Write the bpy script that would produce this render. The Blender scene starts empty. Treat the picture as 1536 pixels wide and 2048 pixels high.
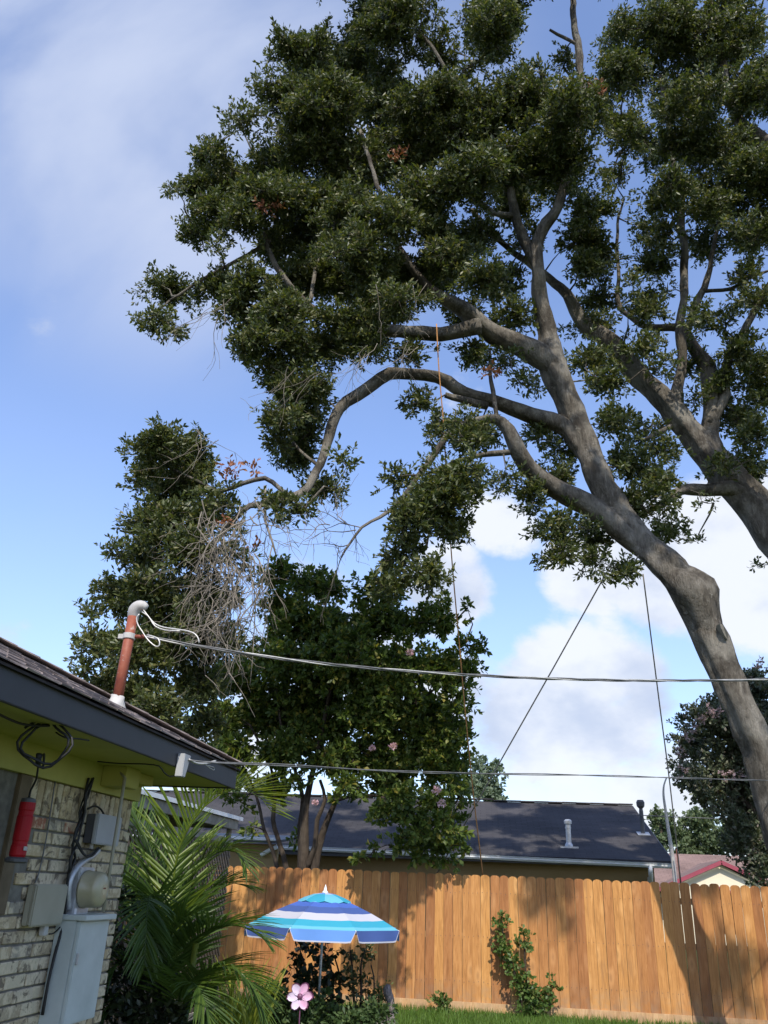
import bpy, bmesh, math, random
import numpy as np
from mathutils import Vector, Matrix, Quaternion

random.seed(7)
RNG = np.random.default_rng(11)
S = bpy.context.scene
COL = S.collection
rad = math.radians

# ------------------------------------------------------------------ camera, sky, sun, exposure
F, PITCH, ROLL, YAW = 1650.0, 24.5, 2.4, 9.0
EYE = np.array([0.0, 0.0, 1.6])
RM = np.array(Matrix.Rotation(rad(YAW), 3, 'Z') @ Matrix.Rotation(rad(90 + PITCH), 3, 'X') @ Matrix.Rotation(rad(ROLL), 3, 'Z'))
cam = bpy.data.cameras.new('camera')
cam.sensor_fit = 'VERTICAL'
cam.sensor_height = 24.0
cam.lens = F / 2048 * 24.0
cam.clip_start = 0.05
cam.clip_end = 2000
cam_ob = bpy.data.objects.new('camera', cam)
m4 = Matrix([list(RM[i]) + [EYE[i]] for i in range(3)] + [[0, 0, 0, 1]])
cam_ob.matrix_world = m4
COL.objects.link(cam_ob)
S.camera = cam_ob


def ray(px, py):
    return RM @ np.array([(px - 768) / F, -(py - 1024) / F, -1.0])


def at_y(px, py, Y):
    d = ray(px, py)
    return EYE + d * (Y / d[1])


def at_x(px, py, X):
    d = ray(px, py)
    return EYE + d * (X / d[0])


def depth(p):
    return float(-(RM.T @ (np.asarray(p) - EYE))[2])


SUN_EL, SUN_AZ = 47.0, 168.0          # azimuth clockwise from +Y
sun_dir = Vector((math.sin(rad(SUN_AZ)) * math.cos(rad(SUN_EL)), math.cos(rad(SUN_AZ)) * math.cos(rad(SUN_EL)), math.sin(rad(SUN_EL))))
sun = bpy.data.lights.new('sun', 'SUN')
sun.energy = 4.2
sun.angle = rad(0.5)
sun.color = (1.0, 0.94, 0.84)
sun_ob = bpy.data.objects.new('sun', sun)
sun_ob.rotation_euler = (-sun_dir).to_track_quat('-Z', 'Y').to_euler()
COL.objects.link(sun_ob)

world = bpy.data.worlds.new('World')
S.world = world
world.use_nodes = True
S.view_settings.view_transform = 'Standard'
S.view_settings.look = 'None'
S.view_settings.exposure = 0.35
S.view_settings.gamma = 1.0
S.view_settings.use_curve_mapping = False


def build_sky():
    nt = world.node_tree
    N, L = nt.nodes, nt.links
    bg = N['Background']
    sk = N.new('ShaderNodeTexSky')
    sk.sky_type = 'NISHITA'
    sk.sun_disc = False
    sk.sun_elevation = rad(SUN_EL)
    sk.sun_rotation = rad(SUN_AZ)
    sk.air_density = 1.0
    sk.dust_density = 0.6
    sk.ozone_density = 1.6
    tc = N.new('ShaderNodeTexCoord')
    sep = N.new('ShaderNodeSeparateXYZ')
    L.new(tc.outputs['Generated'], sep.inputs[0])

    def M(op, a, b=None, c=None):
        n = N.new('ShaderNodeMath')
        n.operation = op
        for i, v in enumerate((a, b, c)):
            if v is None:
                continue
            if isinstance(v, (int, float)):
                n.inputs[i].default_value = v
            else:
                L.new(v, n.inputs[i])
        return n.outputs[0]

    def ramp(v, a, b, lo=0.0, hi=1.0):
        n = N.new('ShaderNodeMapRange')
        n.interpolation_type = 'SMOOTHSTEP'
        L.new(v, n.inputs[0])
        for i, k in enumerate((a, b, lo, hi)):
            n.inputs[i + 1].default_value = k
        return n.outputs[0]

    def noise(vec, scale, detail, rough, dist=0.0):
        n = N.new('ShaderNodeTexNoise')
        L.new(vec, n.inputs['Vector'])
        n.inputs['Scale'].default_value = scale
        n.inputs['Detail'].default_value = detail
        n.inputs['Roughness'].default_value = rough
        n.inputs['Distortion'].default_value = dist
        return n.outputs[0]
    # cloud banks: soft bodies in given directions, their edges broken up by noise
    mp = N.new('ShaderNodeMapping')
    mp.inputs['Scale'].default_value = (1, 1, 1.5)
    L.new(tc.outputs['Generated'], mp.inputs[0])
    puff = noise(mp.outputs[0], 5.5, 10, 0.60, 0.25)
    fine = noise(mp.outputs[0], 13.0, 6, 0.6)
    wisp_map = N.new('ShaderNodeMapping')
    wisp_map.inputs['Rotation'].default_value = (0.3, 0.5, 0.6)
    wisp_map.inputs['Scale'].default_value = (1.3, 2.4, 1.5)
    L.new(tc.outputs['Generated'], wisp_map.inputs[0])
    wisp = noise(wisp_map.outputs[0], 1.7, 6, 0.5, 0.4)
    total = None
    banks = [((1180, 1165), 4.8, .56), ((1330, 1130), 6.6, .72), ((1490, 1130), 8.0, .74), ((1180, 1375), 7.2, .80), ((1075, 1450), 6.6, .72), ((1265, 1325), 3.4, .50),
             ((1110, 1545), 5.4, .46), ((1300, 1560), 6.0, .40), ((1480, 1420), 5.0, .30), ((900, 1175), 4.6, .60), ((1005, 1050), 3.6, .52), ((930, 1430), 6.0, .5), ((640, 1300), 9.0, .42),
             ((15, 1290), 3.4, .40), ((480, 1560), 7.0, .42)]
    for (px, py), width, amp in banks:
        d = Vector(ray(px, py)).normalized()
        dp = N.new('ShaderNodeVectorMath')
        dp.operation = 'DOT_PRODUCT'
        L.new(tc.outputs['Generated'], dp.inputs[0])
        dp.inputs[1].default_value = d
        r = ramp(dp.outputs['Value'], math.cos(rad(width)), 1.0, 0.0, amp)
        total = r if total is None else M('MAXIMUM', total, r)
    # beyond the frame: scattered cumulus of the same kind, low in the sky
    el = sep.outputs['Z']
    low = ramp(el, 0.62, 0.05, -0.05, 0.0)
    total = M('MAXIMUM', total, low)
    body = M('ADD', total, M('ADD', M('MULTIPLY', M('SUBTRACT', puff, 0.5), 1.55), M('MULTIPLY', M('SUBTRACT', fine, 0.5), 0.35)))
    cum = ramp(body, 0.20, 0.52)
    # thin high cirrus veil
    veil_d = Vector(ray(380, 110)).normalized()
    dp = N.new('ShaderNodeVectorMath')
    dp.operation = 'DOT_PRODUCT'
    L.new(tc.outputs['Generated'], dp.inputs[0])
    dp.inputs[1].default_value = veil_d
    veil = ramp(dp.outputs['Value'], math.cos(rad(23)), math.cos(rad(2)), 0.10, 0.85)
    cir = M('MULTIPLY', ramp(wisp, 0.30, 0.64), veil)
    haze = ramp(el, 0.50, 0.0, 0.0, 0.38)
    # brightness of the cloud body: bright tops, greyer undersides
    grey = noise(mp.outputs[0], 5.0, 7, 0.55)
    mixc = N.new('ShaderNodeMix')
    mixc.data_type = 'RGBA'
    L.new(ramp(grey, 0.38, 0.62), mixc.inputs['Factor'])
    mixc.inputs['A'].default_value = (3.4, 3.85, 4.85, 1)
    mixc.inputs['B'].default_value = (5.3, 5.5, 5.9, 1)

    def blend(base, fac, col):
        n = N.new('ShaderNodeMix')
        n.data_type = 'RGBA'
        L.new(fac, n.inputs['Factor'])
        L.new(base, n.inputs['A'])
        if isinstance(col, tuple):
            n.inputs['B'].default_value = col
        else:
            L.new(col, n.inputs['B'])
        return n.outputs['Result']
    tint = N.new('ShaderNodeMix')
    tint.data_type = 'RGBA'
    tint.blend_type = 'MULTIPLY'
    tint.inputs['Factor'].default_value = 1.0
    L.new(sk.outputs[0], tint.inputs['A'])
    tint.inputs['B'].default_value = (1.40, 1.42, 1.62, 1)
    c = blend(tint.outputs['Result'], haze, (2.7, 3.5, 5.0, 1))
    c = blend(c, cir, (3.7, 4.15, 5.3, 1))
    c = blend(c, M('MULTIPLY', cum, 0.93), mixc.outputs['Result'])
    L.new(c, bg.inputs['Color'])
    bg.inputs['Strength'].default_value = 0.14


build_sky()

# ------------------------------------------------------------------ materials


class Mat:
    def __init__(self, name, rough=0.6, spec=0.5, metal=0.0):
        self.m = bpy.data.materials.new(name)
        self.m.use_nodes = True
        self.nt = self.m.node_tree
        self.N, self.L = self.nt.nodes, self.nt.links
        self.b = self.N['Principled BSDF']
        self.b.inputs['Roughness'].default_value = rough
        self.b.inputs['Specular IOR Level'].default_value = spec
        self.b.inputs['Metallic'].default_value = metal
        self.tc = self.N.new('ShaderNodeTexCoord')

    def coords(self, scale=(1, 1, 1), per_object=False):
        mp = self.N.new('ShaderNodeMapping')
        mp.inputs['Scale'].default_value = scale
        self.L.new(self.tc.outputs['Object'], mp.inputs[0])
        if per_object:
            oi = self.N.new('ShaderNodeObjectInfo')
            mul = self.N.new('ShaderNodeMath')
            mul.operation = 'MULTIPLY'
            mul.inputs[1].default_value = 61.0
            self.L.new(oi.outputs['Random'], mul.inputs[0])
            cb = self.N.new('ShaderNodeCombineXYZ')
            for i in range(3):
                self.L.new(mul.outputs[0], cb.inputs[i])
            self.L.new(cb.outputs[0], mp.inputs['Location'])
        return mp.outputs[0]

    def noise(self, vec, scale, detail=4, rough=0.55, dist=0.0):
        n = self.N.new('ShaderNodeTexNoise')
        self.L.new(vec, n.inputs['Vector'])
        n.inputs['Scale'].default_value = scale
        n.inputs['Detail'].default_value = detail
        n.inputs['Roughness'].default_value = rough
        n.inputs['Distortion'].default_value = dist
        return n.outputs[0]

    def ramp(self, v, stops, interp='LINEAR'):
        n = self.N.new('ShaderNodeValToRGB')
        n.color_ramp.interpolation = interp
        el = n.color_ramp.elements
        while len(el) > 1:
            el.remove(el[-1])
        el[0].position = stops[0][0]
        el[0].color = (*stops[0][1], 1)
        for p, c in stops[1:]:
            e = el.new(p)
            e.color = (*c, 1)
        self.L.new(v, n.inputs[0])
        return n.outputs[0]

    def rng(self, v, a, b, lo, hi):
        n = self.N.new('ShaderNodeMapRange')
        self.L.new(v, n.inputs[0])
        for i, k in enumerate((a, b, lo, hi)):
            n.inputs[i + 1].default_value = k
        return n.outputs[0]

    def mix(self, fac, a, b, mode='MIX'):
        n = self.N.new('ShaderNodeMix')
        n.data_type = 'RGBA'
        n.blend_type = mode
        for sock, v in (('Factor', fac), ('A', a), ('B', b)):
            if isinstance(v, tuple):
                n.inputs[sock].default_value = (*v, 1)
            elif isinstance(v, (int, float)):
                n.inputs[sock].default_value = v
            else:
                self.L.new(v, n.inputs[sock])
        return n.outputs['Result']

    def color(self, c):
        if isinstance(c, tuple):
            self.b.inputs['Base Color'].default_value = (*c, 1)
        else:
            self.L.new(c, self.b.inputs['Base Color'])
        return self

    def bump(self, h, strength=0.3, dist=0.01):
        n = self.N.new('ShaderNodeBump')
        n.inputs['Strength'].default_value = strength
        n.inputs['Distance'].default_value = dist
        self.L.new(h, n.inputs['Height'])
        self.L.new(n.outputs[0], self.b.inputs['Normal'])
        return self

    def obj_random(self):
        return self.N.new('ShaderNodeObjectInfo').outputs['Random']

    def island(self):
        return self.N.new('ShaderNodeNewGeometry').outputs['Random Per Island']


def mottled(name, c1, c2, scale=6, rough=0.6, spec=0.5, metal=0.0, bump=0.15, bdist=0.004, per_object=False, detail=5):
    m = Mat(name, rough, spec, metal)
    v = m.coords(per_object=per_object)
    n = m.noise(v, scale, detail, 0.6)
    m.color(m.ramp(n, [(0.3, c1), (0.7, c2)]))
    if bump:
        m.bump(m.noise(v, scale * 5, 4), bump, bdist)
    return m.m


def leafmat(name, stops, rough=0.45, trans=0.25, tcol=None, spec=0.4):
    m = Mat(name, rough, spec)
    r = m.island()
    c = m.ramp(r, stops)
    m.color(c)
    tr = m.N.new('ShaderNodeBsdfTranslucent')
    if tcol:
        tr.inputs[0].default_value = (*tcol, 1)
    else:
        m.L.new(m.mix(1.0, c, (1.5, 1.6, 0.7), 'MULTIPLY'), tr.inputs[0])
    mx = m.N.new('ShaderNodeMixShader')
    mx.inputs[0].default_value = trans
    m.L.new(m.b.outputs[0], mx.inputs[1])
    m.L.new(tr.outputs[0], mx.inputs[2])
    m.L.new(mx.outputs[0], m.N['Material Output'].inputs[0])
    return m.m


def brick_material():
    m = Mat('old_brick', 0.9, 0.2)
    r = m.obj_random()
    base = m.ramp(r, [(0.0, (0.44, 0.36, 0.24)), (0.2, (0.35, 0.30, 0.22)), (0.38, (0.50, 0.45, 0.35)), (0.6, (0.39, 0.325, 0.225)),
                      (0.78, (0.29, 0.27, 0.235)), (0.90, (0.47, 0.42, 0.34)), (0.975, (0.30, 0.13, 0.09))], 'CONSTANT')
    v = m.coords(per_object=True)
    wash = m.noise(v, 14, 6, 0.65, 0.5)
    c = m.mix(m.rng(wash, 0.46, 0.58, 0, 0.75), base, (0.60, 0.53, 0.41))
    dark = m.noise(v, 9, 5, 0.7, 1.0)
    c = m.mix(m.rng(dark, 0.53, 0.60, 0, 0.85), c, (0.12, 0.10, 0.08))
    c = m.mix(m.rng(m.noise(v, 60, 3), 0.55, 0.75, 0, 0.4), c, (0.17, 0.15, 0.13))
    c = m.mix(1.0, c, (1.02, 0.96, 0.85), 'MULTIPLY')
    m.color(c)
    m.bump(m.noise(v, 45, 6, 0.7), 0.6, 0.006)
    return m.m


def fence_material(name, a, b, c3):
    m = Mat(name, 0.75, 0.25)
    r = m.obj_random()
    v = m.coords((14, 14, 1.1), per_object=True)
    g = m.noise(v, 2.0, 8, 0.64, 1.6)
    col = m.ramp(g, [(0.28, a), (0.5, b), (0.74, c3)])
    v3 = m.coords((1, 1, 1), per_object=True)
    # knots: dark ovals with a ring, a few per board
    vk = m.coords((9, 9, 3.6), per_object=True)
    vo = m.N.new('ShaderNodeTexVoronoi')
    vo.inputs['Scale'].default_value = 0.62
    m.L.new(vk, vo.inputs['Vector'])
    kn = vo.outputs['Distance']
    col = m.mix(m.rng(kn, 0.07, 0.17, 0.9, 0.0), col, (0.12, 0.042, 0.013))
    col = m.mix(m.rng(kn, 0.36, 0.20, 0.0, 0.55), col, (0.58, 0.30, 0.115))
    # darker weathering
    blot = m.noise(v3, 2.3, 4, 0.6)
    col = m.mix(m.rng(blot, 0.5, 0.75, 0, 0.45), col, (0.30, 0.135, 0.045))
    sx = m.N.new('ShaderNodeSeparateXYZ')
    m.L.new(m.tc.outputs['Object'], sx.inputs[0])
    foot = m.rng(sx.outputs['Z'], 0.0, 0.35, 0.7, 0.0)
    mu = m.N.new('ShaderNodeMath')
    mu.operation = 'MULTIPLY'
    m.L.new(foot, mu.inputs[0])
    m.L.new(m.rng(m.noise(v3, 7, 5, .65), .4, .62, 0, 1), mu.inputs[1])
    col = m.mix(mu.outputs[0], col, (0.30, 0.20, 0.12))
    stain = m.noise(m.coords((9, 9, .8), per_object=True), 1.3, 4, .6)
    col = m.mix(m.rng(stain, .56, .70, 0, .5), col, (0.25, 0.125, 0.055))
    hs = m.N.new('ShaderNodeHueSaturation')
    m.L.new(col, hs.inputs['Color'])
    m.L.new(m.rng(r, 0, 1, 0.72, 1.2), hs.inputs['Value'])
    m.L.new(m.rng(r, 0, 1, 0.492, 0.506), hs.inputs['Hue'])
    m.color(hs.outputs[0])
    m.bump(g, 0.35, 0.004)
    return m.m


def bark_material(name, dark, mid, light, vscale=(1, 1, 0.22)):
    m = Mat(name, 0.92, 0.15)
    v = m.coords(vscale)
    v1 = m.coords()
    n = m.noise(v, 20, 8, 0.72, 0.5)
    big = m.noise(v1, 1.6, 5, 0.6)
    c = m.ramp(n, [(0.3, dark), (0.55, mid), (0.75, light)])
    c = m.mix(m.rng(big, 0.47, 0.62, 0.0, 0.65), c, light)
    c = m.mix(m.rng(m.noise(v1, 2.6, 6, 0.65), 0.52, 0.64, 0.0, 0.7), c, dark)
    lich = m.noise(v1, 5.5, 6, 0.7)
    c = m.mix(m.rng(lich, 0.6, 0.68, 0, 0.45), c, tuple(min(1, x * 1.35) for x in light))
    m.color(c)
    m.bump(n, 1.0, 0.06)
    return m.m


M_brick = brick_material()
M_mortar = mottled('mortar', (0.11, 0.10, 0.085), (0.20, 0.185, 0.155), 20, 0.95, 0.1)
M_slate = mottled('slate_paint', (0.030, 0.031, 0.034), (0.038, 0.039, 0.043), 5, 0.55, 0.4, bump=0.1)
M_yellow = mottled('yellow_paint', (0.33, 0.315, 0.075), (0.41, 0.385, 0.10), 3, 0.6, 0.3, bump=0.12)
M_shingle = mottled('aged_shingle', (0.10, 0.084, 0.08), (0.30, 0.25, 0.235), 7, 0.95, 0.15, bump=0.7, bdist=0.005, per_object=True)
M_deck = mottled('dark_felt', (0.03, 0.027, 0.026), (0.06, 0.05, 0.05), 9, 0.95, 0.1)
M_trimwood = mottled('brown_trim', (0.10, 0.075, 0.045), (0.16, 0.12, 0.075), 8, 0.7, 0.2)
M_greywood = mottled('weathered_wood', (0.16, 0.145, 0.12), (0.33, 0.30, 0.25), 7, 0.85, 0.2, per_object=True)
M_brownlattice = mottled('brown_lattice', (0.10, 0.078, 0.058), (0.19, 0.15, 0.115), 12, 0.85, 0.2, per_object=True)
M_glassdark = Mat('dark_glass', 0.5, 0.06).color((0.010, 0.009, 0.007)).m
M_greybox = mottled('grey_plastic', (0.30, 0.305, 0.31), (0.36, 0.365, 0.37), 4, 0.5, 0.4, bump=0.05)
M_panelgrey = mottled('grey_green_enamel', (0.36, 0.40, 0.385), (0.48, 0.52, 0.50), 4, 0.45, 0.4, bump=0.08)
M_beige = mottled('beige_plastic', (0.27, 0.255, 0.19), (0.32, 0.30, 0.23), 5, 0.5, 0.35, bump=0.05)
M_galv = mottled('galvanised', (0.36, 0.37, 0.38), (0.52, 0.53, 0.54), 25, 0.45, 0.5, 0.5, bump=0.05)
M_meterbody = mottled('meter_tan', (0.30, 0.27, 0.17), (0.38, 0.34, 0.22), 8, 0.3, 0.5, bump=0.0)
M_dial = mottled('cream_dial', (0.42, 0.36, 0.22), (0.50, 0.44, 0.28), 30, 0.4, 0.3, bump=0.0)
M_black = mottled('black_rubber', (0.010, 0.010, 0.011), (0.02, 0.02, 0.02), 20, 0.55, 0.35, bump=0.0)
M_white = mottled('white_paint', (0.66, 0.67, 0.68), (0.76, 0.77, 0.78), 6, 0.5, 0.4, bump=0.05)
M_offwhite = mottled('dirty_white', (0.34, 0.325, 0.30), (0.50, 0.48, 0.45), 14, 0.6, 0.3, bump=0.1)
M_red = mottled('red_plastic', (0.26, 0.006, 0.010), (0.34, 0.010, 0.014), 8, 0.5, 0.2, bump=0.05)
M_darkgrey = mottled('dark_grey_plastic', (0.05, 0.05, 0.053), (0.075, 0.075, 0.08), 10, 0.5, 0.4, bump=0.0)
M_fence = fence_material('stained_cedar', (0.28, 0.122, 0.038), (0.43, 0.195, 0.062), (0.54, 0.272, 0.10))
M_kick = fence_material('bare_pine', (0.38, 0.22, 0.10), (0.50, 0.31, 0.16), (0.60, 0.40, 0.23))
M_bark = bark_material('oak_bark', (0.045, 0.038, 0.030), (0.13, 0.112, 0.088), (0.29, 0.265, 0.22))
M_cbark = bark_material('crape_bark', (0.035, 0.027, 0.021), (0.075, 0.057, 0.043), (0.12, 0.095, 0.07))
M_twig = mottled('grey_twig', (0.13, 0.11, 0.085), (0.28, 0.245, 0.20), 9, 0.9, 0.1, bump=0.0)
M_oakleaf = leafmat('oak_leaf', [(0.0, (0.036, 0.050, 0.016)), (0.4, (0.066, 0.085, 0.026)), (0.78, (0.105, 0.12, 0.036)), (0.95, (0.15, 0.14, 0.045))], 0.46, 0.30, spec=0.42)
M_deadleaf = leafmat('dead_leaf', [(0.0, (0.16, 0.055, 0.03)), (0.6, (0.26, 0.10, 0.05)), (1.0, (0.33, 0.17, 0.09))], 0.7, 0.2)
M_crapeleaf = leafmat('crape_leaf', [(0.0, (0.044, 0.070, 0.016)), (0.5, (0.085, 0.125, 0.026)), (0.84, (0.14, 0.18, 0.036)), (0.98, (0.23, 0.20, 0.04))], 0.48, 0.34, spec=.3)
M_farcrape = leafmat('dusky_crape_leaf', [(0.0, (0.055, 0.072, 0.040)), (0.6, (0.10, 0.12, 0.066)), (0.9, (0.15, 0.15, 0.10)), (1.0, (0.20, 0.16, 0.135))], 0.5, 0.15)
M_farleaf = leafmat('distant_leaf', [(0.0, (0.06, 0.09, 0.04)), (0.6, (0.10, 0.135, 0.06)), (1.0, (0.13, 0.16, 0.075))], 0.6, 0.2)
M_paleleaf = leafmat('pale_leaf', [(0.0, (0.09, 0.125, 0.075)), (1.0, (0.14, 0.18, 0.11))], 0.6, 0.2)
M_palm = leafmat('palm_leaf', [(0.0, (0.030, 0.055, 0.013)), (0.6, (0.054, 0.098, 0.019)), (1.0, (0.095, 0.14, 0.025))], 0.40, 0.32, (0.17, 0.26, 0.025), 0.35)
M_palmsunlit = leafmat('sunlit_palm_leaf', [(0.0, (0.09, 0.15, 0.02)), (1.0, (0.15, 0.20, 0.025))], 0.42, 0.42, (0.34, 0.38, 0.03), 0.35)  # brighter copy of the palm leaf, sunshine put into its colour
M_yellowgreen = leafmat('yellow_green_blade', [(0.0, (0.10, 0.14, 0.02)), (0.6, (0.20, 0.23, 0.03)), (1.0, (0.34, 0.34, 0.05))], 0.5, 0.35)
M_vine = leafmat('vine_leaf', [(0.0, (0.05, 0.10, 0.02)), (0.6, (0.09, 0.15, 0.035)), (1.0, (0.17, 0.19, 0.05))], 0.5, 0.3)
M_rose = leafmat('rose_leaf', [(0.0, (0.014, 0.020, 0.010)), (0.7, (0.026, 0.036, 0.015)), (1.0, (0.06, 0.07, 0.03))], 0.4, 0.12)
M_hibiscus = leafmat('tall_bush_leaf', [(0.0, (0.05, 0.062, 0.022)), (0.7, (0.085, 0.095, 0.035)), (1.0, (0.14, 0.13, 0.05))], 0.5, 0.2)
M_ground = leafmat('ground_leaf', [(0.0, (0.035, 0.065, 0.02)), (0.7, (0.065, 0.105, 0.035)), (1.0, (0.11, 0.15, 0.05))], 0.5, 0.25)
M_grass = leafmat('grass_blade', [(0.0, (0.05, 0.11, 0.012)), (1.0, (0.12, 0.20, 0.03))], 0.6, 0.3)
M_pinkflower = leafmat('pink_blossom', [(0.0, (0.60, 0.34, 0.42)), (1.0, (0.72, 0.52, 0.58))], 0.7, 0.3)
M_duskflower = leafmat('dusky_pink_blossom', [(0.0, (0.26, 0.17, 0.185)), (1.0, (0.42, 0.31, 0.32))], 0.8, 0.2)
M_soil = mottled('lawn_soil', (0.035, 0.055, 0.016), (0.07, 0.095, 0.03), 3, 0.95, 0.1, bump=0.5, bdist=0.03)


def roof_shingle_far(name, c1, c2, sx=3.0, sz=6.5):
    m = Mat(name, 0.92, 0.2)
    v = m.coords()
    br = m.N.new('ShaderNodeTexBrick')
    m.L.new(m.coords((1, 1, 1)), br.inputs['Vector'])
    br.inputs['Color1'].default_value = (*c1, 1)
    br.inputs['Color2'].default_value = (*c2, 1)
    br.inputs['Mortar'].default_value = (*[x * 0.55 for x in c1], 1)
    br.inputs['Scale'].default_value = 1.0
    br.inputs['Brick Width'].default_value = 0.32
    br.inputs['Row Height'].default_value = 0.145
    br.inputs['Mortar Size'].default_value = 0.010
    n = m.noise(v, 0.55, 5, 0.6)
    c = m.mix(m.rng(n, 0.35, 0.7, 0.0, 0.55), br.outputs['Color'], tuple(x * 1.7 for x in c2))
    m.color(c)
    m.bump(m.noise(v, 60, 3), 0.5, 0.006)
    return m.m


M_charroof = roof_shingle_far('charcoal_shingle', (0.036, 0.034, 0.036), (0.050, 0.047, 0.049))
M_brownroof = roof_shingle_far('brown_shingle', (0.15, 0.10, 0.085), (0.20, 0.135, 0.115))
M_tanwall = mottled('tan_siding', (0.27, 0.19, 0.09), (0.32, 0.23, 0.12), 2, 0.8, 0.2)
M_cream = mottled('cream_siding', (0.66, 0.58, 0.42), (0.72, 0.64, 0.48), 1, 0.75, 0.2)
M_maroon = mottled('maroon_trim', (0.24, 0.045, 0.065), (0.30, 0.06, 0.085), 3, 0.6, 0.3)
M_ironred = mottled('rusty_rod', (0.14, 0.05, 0.035), (0.24, 0.09, 0.06), 20, 0.8, 0.2, bump=0.0)


def mast_material():
    m = Mat('rusty_red_paint', 0.6, 0.35)
    v = m.coords()
    n = m.noise(v, 9, 6, 0.65)
    c = m.ramp(n, [(0.3, (0.17, 0.042, 0.028)), (0.55, (0.26, 0.075, 0.04)), (0.72, (0.30, 0.12, 0.07))])
    c = m.mix(m.rng(m.noise(v, 16, 5, 0.7), 0.6, 0.66, 0, 0.7), c, (0.38, 0.31, 0.26))
    m.color(c)
    m.bump(n, 0.2, 0.003)
    return m.m


M_mast = mast_material()
M_rope = mottled('orange_rope', (0.34, 0.16, 0.06), (0.50, 0.27, 0.12), 40, 0.9, 0.1, bump=0.0)
M_greyrope = mottled('grey_rope', (0.17, 0.15, 0.125), (0.30, 0.27, 0.23), 40, 0.9, 0.1, bump=0.0)
M_wire = mottled('weathered_cable', (0.06, 0.06, 0.06), (0.16, 0.16, 0.155), 15, 0.45, 0.5, bump=0.0)
M_wirelight = mottled('bare_cable', (0.38, 0.37, 0.34), (0.55, 0.54, 0.50), 15, 0.4, 0.5, 0.3, bump=0.0)
M_driftwood = bark_material('grey_driftwood', (0.14, 0.115, 0.11), (0.28, 0.235, 0.22), (0.42, 0.37, 0.35))


def cloth(name, c):
    m = Mat(name, 0.8, 0.15)
    m.color(c)
    tr = m.N.new('ShaderNodeBsdfTranslucent')
    tr.inputs[0].default_value = (*c, 1)
    mx = m.N.new('ShaderNodeMixShader')
    mx.inputs[0].default_value = 0.22
    m.L.new(m.b.outputs[0], mx.inputs[1])
    m.L.new(tr.outputs[0], mx.inputs[2])
    m.L.new(mx.outputs[0], m.N['Material Output'].inputs[0])
    v = m.coords()
    m.bump(m.noise(v, 9, 4), 0.25, 0.02)
    return m.m


C_teal = cloth('teal_cloth', (0.05, 0.36, 0.50))
C_aqua = cloth('aqua_cloth', (0.15, 0.48, 0.62))
C_blue = cloth('blue_cloth', (0.08, 0.155, 0.50))
C_dblue = cloth('deep_blue_cloth', (0.07, 0.12, 0.33))
C_lblue = cloth('sky_blue_cloth', (0.14, 0.30, 0.68))
C_white = cloth('white_cloth', (0.54, 0.54, 0.60))
M_pinkpetal = mottled('pink_enamel', (0.58, 0.30, 0.47), (0.68, 0.44, 0.58), 14, 0.4, 0.4, bump=0.0)
M_palepetal = mottled('pale_lilac_enamel', (0.58, 0.46, 0.62), (0.68, 0.56, 0.70), 14, 0.4, 0.4, bump=0.0)
M_plum = mottled('plum_enamel', (0.12, 0.04, 0.09), (0.18, 0.07, 0.13), 14, 0.4, 0.4, bump=0.0)

# ------------------------------------------------------------------ object helpers


def worldloc(o):
    v = Vector((0, 0, 0))
    while o is not None:
        v += o.location
        o = o.parent
    return v


def tag(o, label=None, cat=None, group=None, kind=None):
    if label:
        o['label'] = label
    if cat:
        o['category'] = cat
    if group:
        o['group'] = group
    if kind:
        o['kind'] = kind
    return o


def thing(name, loc, label, cat, group=None):
    o = bpy.data.objects.new(name, None)
    o.empty_display_size = 0.2
    o.location = tuple(float(x) for x in loc)
    COL.objects.link(o)
    return tag(o, label, cat, group)


def link(name, me, parent=None, loc=None):
    o = bpy.data.objects.new(name, me)
    COL.objects.link(o)
    if parent is not None:
        o.parent = parent
    if loc is not None:
        o.location = tuple(float(x) for x in loc)
    return o


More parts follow.
